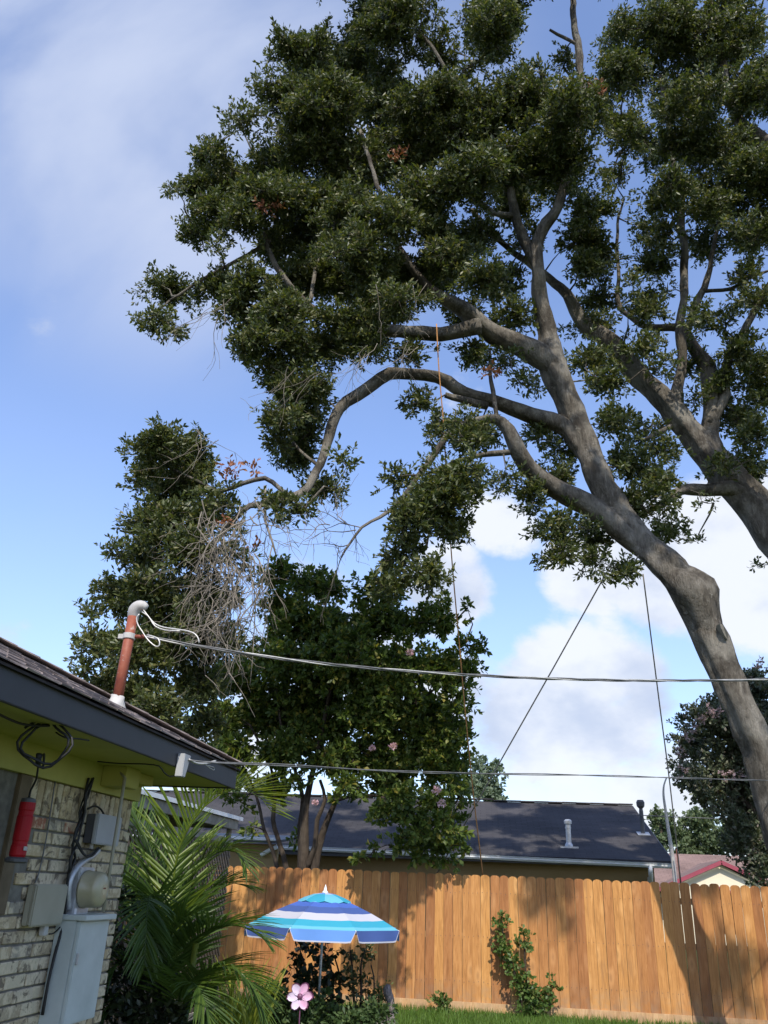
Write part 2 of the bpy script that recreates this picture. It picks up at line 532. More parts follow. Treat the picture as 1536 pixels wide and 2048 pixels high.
class MB:
    """collects faces in world coordinates, builds ONE mesh object"""

    def __init__(self):
        self.v, self.f, self.mi = [], [], []

    def add(self, verts, faces, mi=0):
        o = len(self.v)
        self.v += [tuple(float(c) for c in p) for p in verts]
        self.f += [tuple(i + o for i in f) for f in faces]
        self.mi += [mi] * len(faces)
        return self

    def box(self, lo, hi, mi=0):
        x0, y0, z0 = lo
        x1, y1, z1 = hi
        v = [(x0, y0, z0), (x1, y0, z0), (x1, y1, z0), (x0, y1, z0), (x0, y0, z1), (x1, y0, z1), (x1, y1, z1), (x0, y1, z1)]
        return self.add(v, [(0, 3, 2, 1), (4, 5, 6, 7), (0, 1, 5, 4), (1, 2, 6, 5), (2, 3, 7, 6), (3, 0, 4, 7)], mi)

    def bar(self, a, b, w, h, up=(0, 0, 1), mi=0):
        a, b, up = Vector(a), Vector(b), Vector(up)
        d = (b - a).normalized()
        s = d.cross(up).normalized()
        u = s.cross(d).normalized()
        v = []
        for p in (a, b):
            for i, j in ((-1, -1), (1, -1), (1, 1), (-1, 1)):
                v.append(p + s * (i * w / 2) + u * (j * h / 2))
        return self.add(v, [(0, 1, 2, 3), (7, 6, 5, 4), (0, 4, 5, 1), (1, 5, 6, 2), (2, 6, 7, 3), (3, 7, 4, 0)], mi)

    def tube(self, pts, rads, n=8, cap=True, mi=0, wob=0.0):
        P = [Vector(p) for p in pts]
        if isinstance(rads, (int, float)):
            rads = [rads] * len(P)
        rings = []
        t0 = (P[1] - P[0]).normalized()
        ref = Vector((0, 0, 1)) if abs(t0.z) < 0.9 else Vector((1, 0, 0))
        u = t0.cross(ref).normalized()
        prev = t0
        for i, p in enumerate(P):
            t = (P[min(i + 1, len(P) - 1)] - P[max(i - 1, 0)])
            t = t.normalized() if t.length > 1e-9 else prev
            q = prev.rotation_difference(t)
            u = (q @ u)
            u = (u - t * u.dot(t)).normalized()
            w = t.cross(u)
            prev = t
            ring = []
            for k in range(n):
                a = 2 * math.pi * k / n
                r = rads[i]
                if wob:
                    r *= 1 + wob * (math.sin(a * 2 + i * 0.10) * 0.8 + math.sin(a * 3 - i * 0.13 + 1.0) * 0.7 + math.sin(a * 5 + i * 0.17 + 2.0) * 0.6 + math.sin(a * 8 - i * 0.21) * 0.3 + math.sin(i * .7 + a) * .35 + math.sin(i * 1.9 + 2 * a + p.x) * .3)
                ring.append(p + u * (math.cos(a) * r) + w * (math.sin(a) * r))
            rings.append(ring)
        v = [c for r in rings for c in r]
        f = []
        for i in range(len(P) - 1):
            for k in range(n):
                a, b = i * n + k, i * n + (k + 1) % n
                f.append((a, b, b + n, a + n))
        if cap:
            f.append(tuple(reversed(range(n))))
            f.append(tuple((len(P) - 1) * n + k for k in range(n)))
        return self.add(v, f, mi)

    def lathe(self, base, axis, prof, n=20, mi=0):
        """prof: list of (radius, distance along axis)"""
        base, ax = Vector(base), Vector(axis).normalized()
        ref = Vector((0, 0, 1)) if abs(ax.z) < 0.9 else Vector((1, 0, 0))
        u = ax.cross(ref).normalized()
        w = ax.cross(u)
        v, f = [], []
        for r, h in prof:
            for k in range(n):
                a = 2 * math.pi * k / n
                v.append(base + ax * h + u * (math.cos(a) * r) + w * (math.sin(a) * r))
        for i in range(len(prof) - 1):
            for k in range(n):
                a, b = i * n + k, i * n + (k + 1) % n
                f.append((a, b, b + n, a + n))
        f.append(tuple(reversed(range(n))))
        f.append(tuple((len(prof) - 1) * n + k for k in range(n)))
        return self.add(v, f, mi)

    def build(self, name, mat, parent=None, smooth=False, bevel=0.0, label=None, kind=None):
        me = bpy.data.meshes.new(name)
        off = worldloc(parent) if parent is not None else Vector((0, 0, 0))
        me.from_pydata([(a - off.x, b - off.y, c - off.z) for a, b, c in self.v], [], self.f)
        for m in (mat if isinstance(mat, (list, tuple)) else [mat]):
            me.materials.append(m)
        me.polygons.foreach_set('material_index', self.mi)
        if smooth:
            me.polygons.foreach_set('use_smooth', [True] * len(self.f))
        me.update()
        bm = bmesh.new()
        bm.from_mesh(me)
        bmesh.ops.recalc_face_normals(bm, faces=bm.faces)
        if bevel:
            bmesh.ops.bevel(bm, geom=list(bm.edges), offset=bevel, segments=2, affect='EDGES', clamp_overlap=True)
        bm.to_mesh(me)
        bm.free()
        o = link(name, me, parent)
        if label:
            o['label'] = label
        if kind:
            o['kind'] = kind
        return o


def spline(P, step=0.12):
    """Catmull-Rom through rows (x,y,z,r)"""
    P = np.asarray(P, float)
    if len(P) == 2:
        n = max(2, int(np.linalg.norm(P[1, :3] - P[0, :3]) / step))
        return np.array([P[0] + (P[1] - P[0]) * t for t in np.linspace(0, 1, n + 1)])
    Q = np.vstack([2 * P[0] - P[1], P, 2 * P[-1] - P[-2]])
    out = []
    for i in range(1, len(Q) - 2):
        p0, p1, p2, p3 = Q[i - 1], Q[i], Q[i + 1], Q[i + 2]
        n = max(2, int(np.linalg.norm(p2[:3] - p1[:3]) / step))
        for k in range(n):
            t = k / n
            out.append(0.5 * ((2 * p1) + (-p0 + p2) * t + (2 * p0 - 5 * p1 + 4 * p2 - p3) * t * t + (-p0 + 3 * p1 - 3 * p2 + p3) * t ** 3))
    out.append(P[-1])
    out = np.array(out)
    out[:, 3] = np.maximum(out[:, 3], 0.002)
    return out


def limb_pts(rows, scale=1.0):
    """rows of (px, py, pixel radius, Y) -> world rows (x,y,z,r)"""
    out = []
    for i, (px, py, rp, Y) in enumerate(rows):
        p = at_y(px, py, Y)
        k = scale if not callable(scale) else scale(i, rows)
        out.append([*p, rp * k * depth(p) / F])
    return out


def np_mesh(name, V, Fc, mat, parent=None, kind=None, nv=3):
    """V (n,3), Fc (m,nv) -> object, fast"""
    off = np.array(worldloc(parent)) if parent is not None else np.zeros(3)
    me = bpy.data.meshes.new(name)
    V = np.asarray(V, np.float32) - off.astype(np.float32)
    me.vertices.add(len(V))
    me.vertices.foreach_set('co', V.ravel())
    me.loops.add(Fc.size)
    me.loops.foreach_set('vertex_index', Fc.ravel().astype(np.int32))
    me.polygons.add(len(Fc))
    me.polygons.foreach_set('loop_start', np.arange(0, Fc.size, nv, dtype=np.int32))
    me.update(calc_edges=True)
    me.materials.append(mat)
    o = link(name, me, parent)
    if kind:
        o['kind'] = kind
    return o


def unit(a):
    return a / np.maximum(np.linalg.norm(a, axis=-1, keepdims=True), 1e-9)


def leaf_geo(P, D, L, W, wide=0.6, fold=0.18):
    n = len(P)
    D = unit(D)
    R = unit(np.cross(D, RNG.normal(size=(n, 3))))
    Nn = np.cross(D, R)
    L = L[:, None]
    W = W[:, None]
    V = np.empty((n, 4, 3))
    V[:, 0] = P
    V[:, 1] = P + D * L * wide + R * W * 0.5 + Nn * W * fold
    V[:, 2] = P + D * L
    V[:, 3] = P + D * L * wide - R * W * 0.5 + Nn * W * fold
    b = (np.arange(n) * 4)[:, None]
    Fc = np.concatenate([b + np.array([0, 1, 2]), b + np.array([0, 2, 3])], 1).reshape(-1, 3)
    return V.reshape(-1, 3), Fc


def stick_geo(A, B, ra, rb):
    n = len(A)
    D = unit(B - A)
    U = unit(np.cross(D, RNG.normal(size=(n, 3))))
    Wv = np.cross(D, U)
    V = np.empty((n, 6, 3))
    for k in range(3):
        a = 2 * math.pi * k / 3
        o = U * math.cos(a) + Wv * math.sin(a)
        V[:, k] = A + o * ra
        V[:, 3 + k] = B + o * rb
    b = (np.arange(n) * 6)[:, None]
    q = []
    for k in range(3):
        j = (k + 1) % 3
        q += [[k, j, 3 + j], [k, 3 + j, 3 + k]]
    Fc = (b[:, :, None] + np.array(q).ravel()[None, None, :]).reshape(-1, 3)
    return V.reshape(-1, 3), Fc


def clump_to_world(cl):
    px, py, rx, ry, Y = cl[:5]
    c = at_y(px, py, Y)
    k = F / depth(c)
    return c, rx / k, ry / k, (cl[5] if len(cl) > 5 else 1.0)


def foliage(clumps, limbs, dens=44, leaf=(0.055, 0.10), wl=0.36, sub=(0.17, 0.33), deep=0.8, up=0.35, per=7, sub_area=0.11, connect=True, spread=0.8, swell=1.0, stick=.4):
    """leaves in sprigs round lumps that hang on twigs reaching from the limbs.
    returns leaf (V,F), twig (V,F), list of branch point rows"""
    X, Yv, Z = RM[:, 0], RM[:, 1], -RM[:, 2]
    subs = []
    for cl in clumps:
        if len(cl) == 7:            # a lump given in metres: x, y, z, radius, height, density, 'm'
            c, a, b, dm = np.array(cl[:3]), cl[3], cl[4], cl[5]
        else:
            c, a, b, dm = clump_to_world(cl)
        a, b = a * swell, b * swell
        d = deep * math.sqrt(a * b)
        n = max(2, int(round(a * b * 1.0 / sub_area)))
        for _ in range(n):
            q = RNG.normal(size=3)
            q /= np.linalg.norm(q)
            r = 0.86 * RNG.random() ** 0.45
            sr = RNG.uniform(*sub)
            sr = min(sr, 0.75 * min(a, b) + 0.03)
            p = c + X * q[0] * r * max(a - sr * 0.6, 0.02) + Yv * q[1] * r * max(b - sr * 0.6, 0.02) + Z * q[2] * r * d
            subs.append((p, sr, dm * RNG.uniform(.55, 1.25)))
    # sprigs
    tips, bases = [], []
    for p, sr, dm in subs:
        n = max(3, int(4 * math.pi * sr * sr * dens * dm))
        q = unit(RNG.normal(size=(n, 3)))
        q[:, 2] *= 0.8
        r = sr * (RNG.random(n) ** 0.42)[:, None]
        ax = unit(RNG.normal(size=3) * np.array([1, 1, .8]))
        along = (q @ ax)[:, None] * ax
        t = p + (q - along) * r * RNG.uniform(.55, .85) + along * r * RNG.uniform(1.3, 2.1) + RNG.normal(size=(n, 3)) * sr * .16
        tips.append(t)
        bases.append(np.repeat(p[None], n, 0) * 0.62 + t * 0.38)
    tips = np.concatenate(tips)
    bases = np.concatenate(bases)
    sd = unit(unit(tips - bases) * 0.8 + np.array([0, 0, up]) + RNG.normal(size=tips.shape) * 0.35)
    n = len(tips)
    ti = np.repeat(np.arange(n), per)
    fr = RNG.random(len(ti))[:, None]
    lp = tips[ti] + sd[ti] * (fr * 0.12 - 0.04) + RNG.normal(size=(len(ti), 3)) * 0.008
    ld = unit(sd[ti] * 0.65 + unit(RNG.normal(size=(len(ti), 3))) * spread)
    L = RNG.uniform(leaf[0], leaf[1], len(ti))
    leaves = leaf_geo(lp, ld, L, L * wl * RNG.uniform(0.8, 1.2, len(ti)))
    keep = RNG.random(n) < stick
    tw = [stick_geo(bases[keep], (tips + sd * 0.05)[keep], 0.0042, 0.0022)]
    # branches to the lumps
    brs = []
    if connect and limbs is not None:
        pool = np.asarray(limbs, float)[:, :3]
        order = sorted(range(len(subs)), key=lambda i: float(np.min(np.sum((pool - subs[i][0]) ** 2, 1))))
        pool = list(pool)
        for i in order:
            p, sr, dm = subs[i]
            arr = np.array(pool)
            dd = np.sum((arr - p) ** 2, 1)
            j = int(np.argmin(dd))
            q = arr[j]
            d = math.sqrt(dd[j])
            if d > 0.08:
                k = max(2, int(d / 0.35) + 1)
                pts = []
                for s in range(k + 1):
                    t = s / k
                    w = math.sin(math.pi * t) * min(0.12 * d, 0.12)
                    pts.append(q * (1 - t) + p * t + RNG.normal(size=3) * w * 0.6)
                r0 = min(0.009 + 0.016 * d, 0.045)
                brs.append((pts, [r0 + (0.004 - r0) * s / k for s in range(k + 1)]))
                pool += [pts[s] for s in range(1, k + 1)]
    return leaves, tw, brs, subs


def join(parts):
    V, Fc, o = [], [], 0
    for v, f in parts:
        V.append(v)
        Fc.append(f + o)
        o += len(v)
    return np.concatenate(V), np.concatenate(Fc)


def tree(name, loc, label, cat, stems, clumps, bark, leafm, crown='crown', sides=12, wob=0.11, group=None, step=0.14, stem_names=None, rscale=None, **kw):
    root = thing(name, loc, label, cat, group)
    pool = []
    for i, rows in enumerate(stems):
        sp = spline(limb_pts(rows, rscale[i] if rscale else 1.0), step)
        if sides > 12:
            ln = np.concatenate([[0], np.cumsum(np.linalg.norm(np.diff(sp[:, :3], axis=0), axis=1))])
            fade = np.minimum(1, ln / .6)[:, None]
            for wl_, am in ((2.1, .30), (1.1, .22), (.5, .10)):
                am = am * np.clip((wl_ / np.maximum(sp[:, 3:4], .01) - 4) / 8, 0, 1)
                ph = RNG.random(3) * 6.28
                sp[:, :3] += fade * (np.minimum(sp[:, 3:4], .12) * am + .003) * np.sin(ln[:, None] * 6.28 / wl_ / RNG.uniform(.8, 1.25, 3) + ph)
            sp[:, 3] *= 1 + .035 * np.sin(ln * 6.28 / .6 + RNG.random() * 6) + .045 * np.sin(ln * 6.28 / 1.3 + RNG.random() * 6)
        pool.append(sp)
        n = (sides * 2 if i == 0 and sides > 12 else sides) if sp[0, 3] > 0.05 else 7
        nm = (stem_names[i] if stem_names else ('trunk' if i == 0 else 'limb'))
        MB().tube(sp[:, :3], list(sp[:, 3]), n, wob=wob if sp[0, 3] > 0.03 else 0.04).build(nm, bark, root, smooth=True)
    limbs = np.concatenate(pool)
    lv, tw, brs, subs = foliage(clumps, limbs, **kw)
    np_mesh(crown, *lv, leafm, root, 'stuff')
    mb = MB()
    for p, r in brs:
        mb.tube(p, r, 5, cap=False)
    if brs:
        mb.build('branches', bark, root, smooth=True, kind='stuff')
    np_mesh('twigs', *join(tw), bark, root, 'stuff')
    return root


def bare_twigs(starts, steps=9, seg=0.16, r0=0.012, branch=0.38, droop=0.35, jit=0.45, lvl=2):
    """starts: (point, direction) -> list of (pts, radii) of leafless branching twigs"""
    out = []

    def grow(p, d, n, r, level):
        pts = [np.array(p)]
        d = np.array(d, float)
        for i in range(n):
            d = unit(d + RNG.normal(size=3) * jit * 0.55 + np.array([0, 0, -droop * 0.25]))
            p = pts[-1] + d * seg * RNG.uniform(0.6, 1.2)
            pts.append(p)
            if level > 0 and RNG.random() < branch:
                grow(p, unit(d + RNG.normal(size=3) * 0.7), max(3, int((n - i) * 0.75)), r * 0.62, level - 1)
        out.append((pts, [max(0.0022, r * (1 - 0.8 * i / n)) for i in range(n + 1)]))
    for p, d in starts:
        grow(p, d, steps, r0, lvl)
    return out


# ------------------------------------------------------------------ ground
def ground():
    n = 60
    xs = np.concatenate([np.linspace(-300, -14, 6), np.linspace(-12, 12, 48), np.linspace(14, 300, 6)])
    ys = np.concatenate([np.linspace(-60, -4, 4), np.linspace(-2, 15, 40), np.linspace(18, 600, 8)])
    V = [(x, y, 0.012 * math.sin(x * 2.1 + y) + 0.010 * math.sin(y * 3.3 - x)) for y in ys for x in xs]
    w = len(xs)
    Fc = [(j * w + i, j * w + i + 1, (j + 1) * w + i + 1, (j + 1) * w + i) for j in range(len(ys) - 1) for i in range(w - 1)]
    o = MB().add(V, Fc).build('lawn', M_soil, None, smooth=True)
    o['kind'] = 'structure'
    # grass in front of the fence
    n = 26000
    x = RNG.uniform(-4.2, 4.6, n)
    y = RNG.uniform(11.6, 14.02, n)
    P = np.stack([x, y, np.zeros(n) - 0.01], 1)
    D = np.stack([RNG.normal(size=n) * 0.35, RNG.normal(size=n) * 0.35, np.ones(n)], 1)
    L = RNG.uniform(0.05, 0.13, n)
    v, f = leaf_geo(P, D, L, np.full(n, 0.009), 0.35, 0.1)
    g = np_mesh('grass', v, f, M_grass, None, 'stuff')
    tag(g, 'short green grass in the sun along the foot of the fence', 'grass')


ground()

# ------------------------------------------------------------------ near house
WX, WC = -2.6, 5.80          # wall face, far corner
EX, EY = -2.05, 6.32         # eave line, far eave
ZF0, ZF1 = 2.24, 2.378        # fascia
PIT = 0.45


def roof_z(x):
    return ZF1 + 0.015 + PIT * (EX + 0.02 - x)


def near_house():
    root = thing('brick_house', (WX, WC, 0), 'house corner of whitewashed old brick under a dark eave with yellow soffit', 'house')
    MB().box((WX - 0.25, 0.5, 0), (WX - 0.012, WC - 0.01, 2.2)).box((-7.5, WC - 0.25, 0), (WX - 0.26, WC - 0.012, 2.2)).build('wall', M_mortar, root)
    # bricks
    L, H, g, prot = 0.195, 0.060, 0.011, 0.0
    me_v = {}

    def brick_mesh(l, h, i):
        k = (round(l, 3), round(h, 3), i)
        if k not in me_v:
            bm = bmesh.new()
            bmesh.ops.create_cube(bm, size=1)
            for v in bm.verts:
                v.co = Vector((v.co.x * 0.09, v.co.y * l, v.co.z * h))
                v.co += Vector((0, random.uniform(-.003, .003), random.uniform(-.0025, .0025)))
            bmesh.ops.bevel(bm, geom=list(bm.edges), offset=0.004, segments=1, affect='EDGES')
            me = bpy.data.meshes.new('brick')
            bm.to_mesh(me)
            bm.free()
            me.materials.append(M_brick)
            me_v[k] = me
        return me_v[k]
    nb = 0
    z = 0.62
    row = 0
    while z + H < 1.955:
        y = WC - (0.0 if row % 2 == 0 else 0.103)
        first = True
        while y > 3.55:
            l = L if not (first and row % 2) else L
            y0 = y - l
            if first and row % 2:
                # header at the corner
                o = link('brick', brick_mesh(0.092, H, 0), root, Vector((WX - 0.045, WC - 0.046, z + H / 2)) - worldloc(root))
                nb += 1
            first = False
            if not (y0 < 4.42 and z > 1.42):
                dx = random.uniform(-.004, .004)
                o = link('brick', brick_mesh(l, H, random.randrange(4)), root, Vector((WX - 0.045 + dx, y0 + l / 2, z + H / 2)) - worldloc(root))
                o.rotation_euler = (random.uniform(-.01, .01), 0, random.uniform(-.01, .01))
                nb += 1
            y = y0 - g
        z += H + g
        row += 1
    # soldier course standing on end
    y = WC - 0.03
    while y > 4.45:
        o = link('brick', brick_mesh(0.058, 0.185, random.randrange(3)), root, Vector((WX - 0.045 + random.uniform(-.003, .003), y - 0.029, z + 0.092)) - worldloc(root))
        y -= 0.070
        nb += 1
    ztop = z + 0.19
    # frieze, soffit, fascia
    MB().box((WX - 0.02, 0.5, ztop), (WX + 0.028, WC + 0.02, ZF0 + 0.028)).build('frieze_board', M_yellow, root)
    MB().box((WX + 0.029, 0.5, ZF0 + 0.008), (EX - 0.026, WC + 0.02, ZF0 + 0.026)).box((-7.5, WC + 0.021, ZF0 + 0.008), (EX - 0.026, EY - 0.03, ZF0 + 0.026)).build('soffit', M_yellow, root)
    MB().box((WX + 0.029, 5.18, ZF0 - 0.115), (WX + 0.19, 5.40, ZF0 + 0.0075)).build('lookout_block', M_yellow, root, bevel=0.004)
    MB().box((WX + 0.029, 5.47, ZF0 - 0.06), (WX + 0.14, 5.74, ZF0 + 0.0075)).build('lookout_block', M_yellow, root, bevel=0.004)
    MB().box((EX - 0.025, 0.5, ZF0), (EX, EY, ZF1)).build('fascia', M_slate, root, bevel=0.003)
    MB().box((-7.5, EY - 0.025, ZF0), (EX - 0.026, EY - 0.001, ZF1)).build('fascia', M_slate, root, bevel=0.003)
    # roof deck (hipped at the far end)
    x0, y1 = EX + 0.02, EY + 0.02
    xr = -6.2
    t = x0 - xr
    zr = ZF1 + PIT * t

    def rz(x):
        return ZF1 + 0.004 + PIT * (x0 - x)
    V = [(x0, 0.5, rz(x0)), (x0, y1, rz(x0)), (xr, y1 - t, rz(xr)), (xr, 0.5, rz(xr)), (xr - t, y1, rz(x0)), (xr - t, 0.5, rz(x0))]
    V += [(a, b, c - 0.012) for a, b, c in V]
    n = 6
    Fc = [(0, 1, 2, 3), (1, 4, 2), (3, 2, 4, 5), (6, 9, 8, 7), (7, 8, 10), (9, 11, 10, 8), (0, 6, 7, 1), (1, 7, 10, 4)]
    MB().add(V, Fc).build('roof', M_deck, root)
    # shingle tabs, course by course
    cache = []
    sl = math.atan(PIT)
    for i in range(5):
        w, d, th = 0.29, 0.20, 0.009
        bm = bmesh.new()
        bmesh.ops.create_cube(bm, size=1)
        for v in bm.verts:
            v.co = Vector((v.co.x * d, v.co.y * w, v.co.z * (th if v.co.x > 0 else th * 0.5)))
            if v.co.x > 0:
                v.co.z += random.uniform(0, .004)
                v.co.x += random.uniform(-.005, .004)
        me = bpy.data.meshes.new('shingle')
        bm.to_mesh(me)
        bm.free()
        me.materials.append(M_shingle)
        cache.append(me)
    ex = 0.13
    cnt = 0
    for r in range(15):
        xa = x0 + 0.012 - r * ex * math.cos(sl)
        yhi = y1 - (x0 - xa) - 0.02
        ylo = 3.0 - 0.05 * r
        y = yhi - (0.0 if r % 2 else 0.14)
        while y > ylo:
            xc = xa - 0.10 * math.cos(sl)
            o = link('shingle', cache[random.randrange(5)], root, Vector((xc, y - 0.145, rz(xc) + 0.011)) - worldloc(root))
            o.rotation_euler = (random.uniform(-.008, .008), sl - 0.045 + random.uniform(-.006, .01), random.uniform(-.012, .012))
            y -= 0.298
            cnt += 1
    # hip caps
    for i in range(22):
        tt = 0.02 + i * 0.115
        p = Vector((x0 - tt - 0.06, y1 - tt - 0.06, rz(x0 - tt - 0.06) + 0.020))
        o = link('hip_cap', cache[i % 5], root, p - worldloc(root))
        d = Vector((1, 1, -PIT)).normalized()
        s = Vector((-1, 1, 0)).normalized()
        nrm = d.cross(s)
        o.rotation_euler = Matrix((d, s, nrm)).transposed().to_euler()
        o.scale = (1, 0.75, 1)
    # window at the left
    fr = MB()
    for lo, hi in (((WX - 0.05, 4.30, 1.40), (WX + 0.012, 4.415, ztop)), ((WX - 0.05, 2.9, 1.40), (WX + 0.012, 3.0, ztop)), ((WX - 0.05, 3.001, 1.40), (WX + 0.012, 4.299, 1.47))):
        fr.box(lo, hi)
    w = fr.build('window', M_trimwood, root, bevel=0.004)
    MB().box((WX - 0.06, 4.255, 1.472), (WX - 0.015, 4.298, ztop - 0.002)).box((WX - 0.06, 3.6, 1.472), (WX - 0.02, 3.64, ztop - 0.002)).build('sash', M_trimwood, w)
    MB().box((WX - 0.05, 3.001, 1.471), (WX - 0.03, 4.254, ztop - 0.001)).build('pane', M_glassdark, w)
    return root


house = near_house()


def on_wall(px, py, off=0.0):
    return at_x(px, py, WX + off)


def pix_box(mb, pa, pb, off0, off1, mi=0):
    """box whose front face (at off1) spans two photo corners"""
    a, b = on_wall(*pa, off1), on_wall(*pb, off1)
    return mb.box((WX + off0, min(a[1], b[1]), min(a[2], b[2])), (WX + off1, max(a[1], b[1]), max(a[2], b[2])), mi)


def wall_fittings():
    # grey telephone box
    a, b = on_wall(200, 1628, 0.085), on_wall(236, 1692, 0.085)
    t = thing('telephone_box', (WX, (a[1] + b[1]) / 2, b[2]), 'small grey utility box high on the brick wall beside thin conduit', 'utility box')
    MB().box((WX + 0.002, a[1], b[2]), (WX + 0.055, b[1], a[2])).build('base', M_darkgrey, t, bevel=0.004)
    MB().box((WX + 0.056, a[1] - 0.004, b[2] - 0.004), (WX + 0.085, b[1] + 0.004, a[2] + 0.004)).build('cover', M_greybox, t, bevel=0.006)
    MB().lathe((WX + 0.04, a[1] + 0.05, b[2] - 0.03), (0, 0, 1), [(0.012, 0), (0.012, 0.029)], 10).build('grommet', M_offwhite, t)
    MB().box((WX + 0.086, b[1] - 0.05, b[2] + 0.07), (WX + 0.092, b[1] - 0.025, b[2] + 0.10)).build('latch', M_greybox, t, bevel=0.002)
    # beige box
    a, b = on_wall(76, 1768, 0.06), on_wall(124, 1850, 0.06)
    t = thing('beige_junction_box', (WX, (a[1] + b[1]) / 2, b[2]), 'beige plastic junction box with rounded corners, left of round meter', 'junction box')
    MB().box((WX + 0.002, a[1] + 0.004, b[2] + 0.004), (WX + 0.040, b[1] - 0.004, a[2] - 0.004)).build('base', M_beige, t, bevel=0.006)
    MB().box((WX + 0.041, a[1], b[2]), (WX + 0.060, b[1], a[2])).build('cover', M_beige, t, bevel=0.008)
    MB().box((WX + 0.01, (a[1] + b[1]) / 2 + 0.02, b[2] - 0.05), (WX + 0.04, (a[1] + b[1]) / 2 + 0.07, b[2] + 0.003)).build('knockout', M_offwhite, t, bevel=0.004)
    # electric meter
    c = on_wall(170, 1778, 0.06)
    t = thing('electric_meter', (WX, c[1], c[2]), 'round glass electric meter with tan body above grey breaker panel', 'electric meter')
    MB().box((WX + 0.002, c[1] - 0.095, c[2] - 0.16), (WX + 0.058, c[1] + 0.095, c[2] + 0.12)).build('socket', M_galv, t, bevel=0.006)
    MB().lathe((WX + 0.0585, c[1], c[2]), (1, 0, 0), [(0.103, 0), (0.106, 0.012), (0.100, 0.016), (0.099, 0.088), (0.093, 0.108), (0.072, 0.120), (0.03, 0.124)], 32).build('cover', M_meterbody, t, smooth=True)
    MB().lathe((WX + 0.1828, c[1], c[2]), (1, 0, 0), [(0.028, 0), (0.028, 0.001)], 24).build('dial', M_dial, t)
    MB().box((WX + 0.1842, c[1] - 0.016, c[2] + 0.004), (WX + 0.1852, c[1] + 0.016, c[2] + 0.012)).build('register', M_ironred, t)
    MB().box((WX + 0.05, c[1] - 0.085, c[2] - 0.150), (WX + 0.062, c[1] - 0.062, c[2] - 0.105)).build('seal_tag', M_white, t)
    # conduit elbow left of the meter
    rows = [(196, 1700, 11, .03), (184, 1712, 12, .03), (160, 1728, 12, .03), (143, 1752, 12, .03), (136, 1785, 12, .03), (137, 1818, 12, .03)]
    pts = [on_wall(x, y, o) for x, y, r, o in rows]
    t = tag(MB().tube(spline([[*p, 0.024] for p in pts], 0.02)[:, :3], 0.019, 12).build('conduit_elbow', M_galv, None, smooth=True),
            'bent grey plastic conduit curving down beside the round meter', 'conduit')
    # breaker panel
    a, b = on_wall(157, 1830, 0.13), on_wall(182, 2036, 0.13)
    a2 = on_wall(216, 1828, 0.13)
    y0, y1, z1, z0 = a[1], a2[1], a[2], b[2]
    t = thing('breaker_panel', (WX, (y0 + y1) / 2, z0), 'tall grey green metal breaker panel at bottom of the brick wall', 'breaker panel')
    MB().box((WX + 0.002, y0, z0), (WX + 0.125, y1, z1 - 0.03)).build('cabinet', M_panelgrey, t, bevel=0.003)
    MB().box((WX + 0.1255, y0 + 0.003, z0 + 0.003), (WX + 0.150, y1 - 0.003, z1 - 0.034)).build('door', M_panelgrey, t, bevel=0.005)
    MB().box((WX + 0.002, y0 - 0.012, z1 - 0.029), (WX + 0.185, y1 + 0.012, z1)).build('rain_hood', M_panelgrey, t, bevel=0.004)
    MB().box((WX + 0.1505, y0 + 0.015, z0 + 0.30), (WX + 0.160, y0 + 0.035, z0 + 0.36)).build('latch', M_galv, t, bevel=0.002)
    # thin conduit from the soffit to the meter
    pa, pb = on_wall(250, 1556, 0.19), on_wall(206, 1824, 0.165)
    MBt = MB().tube([pa + np.array([-.06, .02, .05]), pa, pa * 0.5 + pb * 0.5, pb], 0.0105, 10)
    tag(MBt.build('thin_conduit', M_beige, None, smooth=True), 'thin beige conduit running from soffit down to the breaker panel', 'conduit')
    # red hanging lantern
    top, bot = on_wall(60, 1606, 0.14), on_wall(34, 1714, 0.14)
    t = thing('red_lantern', bot, 'red tubular lantern with dark base hanging beside the window trim', 'lantern')
    ax = Vector((top[0] - bot[0], top[1] - bot[1], top[2] - bot[2]))
    h = ax.length
    ax = (0, 0, 1)
    prof = [(0.036, 0.0), (0.041, 0.01), (0.040, h * 0.20), (0.037, h * 0.22), (0.037, h * 0.28), (0.040, h * 0.30), (0.040, h * 0.74), (0.037, h * 0.76), (0.037, h * 0.84), (0.040, h * 0.86), (0.039, h)]
    MB().lathe(bot, ax, prof, 20).build('body', M_red, t, smooth=False)
    MB().lathe(Vector(bot) + Vector((0, 0, -0.028)), ax, [(0.045, 0), (0.056, 0.006), (0.056, 0.020), (0.044, 0.0278)], 20).build('base', M_darkgrey, t)
    MB().lathe(Vector(bot) + Vector((0, 0, h + 0.0005)), ax, [(0.038, 0), (0.036, 0.018), (0.012, 0.024)], 20).build('cap', M_darkgrey, t)
    lab = MB()
    for k in range(4):
        zz = bot[2] + h * (0.12 + 0.018 * k)
        lab.box((bot[0] + 0.0385, bot[1] - 0.022, zz), (bot[0] + 0.0425, bot[1] + 0.010 - 0.006 * (k % 2), zz + 0.005))
    lab.build('white_print', M_offwhite, t)
    hk = Vector(bot) + Vector((0, 0, h + 0.02))
    # black cable coil under the eave and its hanging lead
    cpt = at_x(92, 1488, EX - 0.10)
    loop = []
    for k in range(44):
        a = 2 * math.pi * k / 20 + 1.6
        r = 0.105 + 0.010 * math.sin(k * 1.3) + 0.02 * (k // 20)
        loop.append((cpt[0] + math.cos(a) * r * 0.82, cpt[1] + 0.05 * math.cos(a) + 0.012 * math.sin(k * 0.7), cpt[2] + math.sin(a) * r * 0.8))
    lead = [at_x(-60, 1402, EX - 0.12), at_x(-10, 1425, EX - 0.13), at_x(45, 1448, EX - 0.15)]
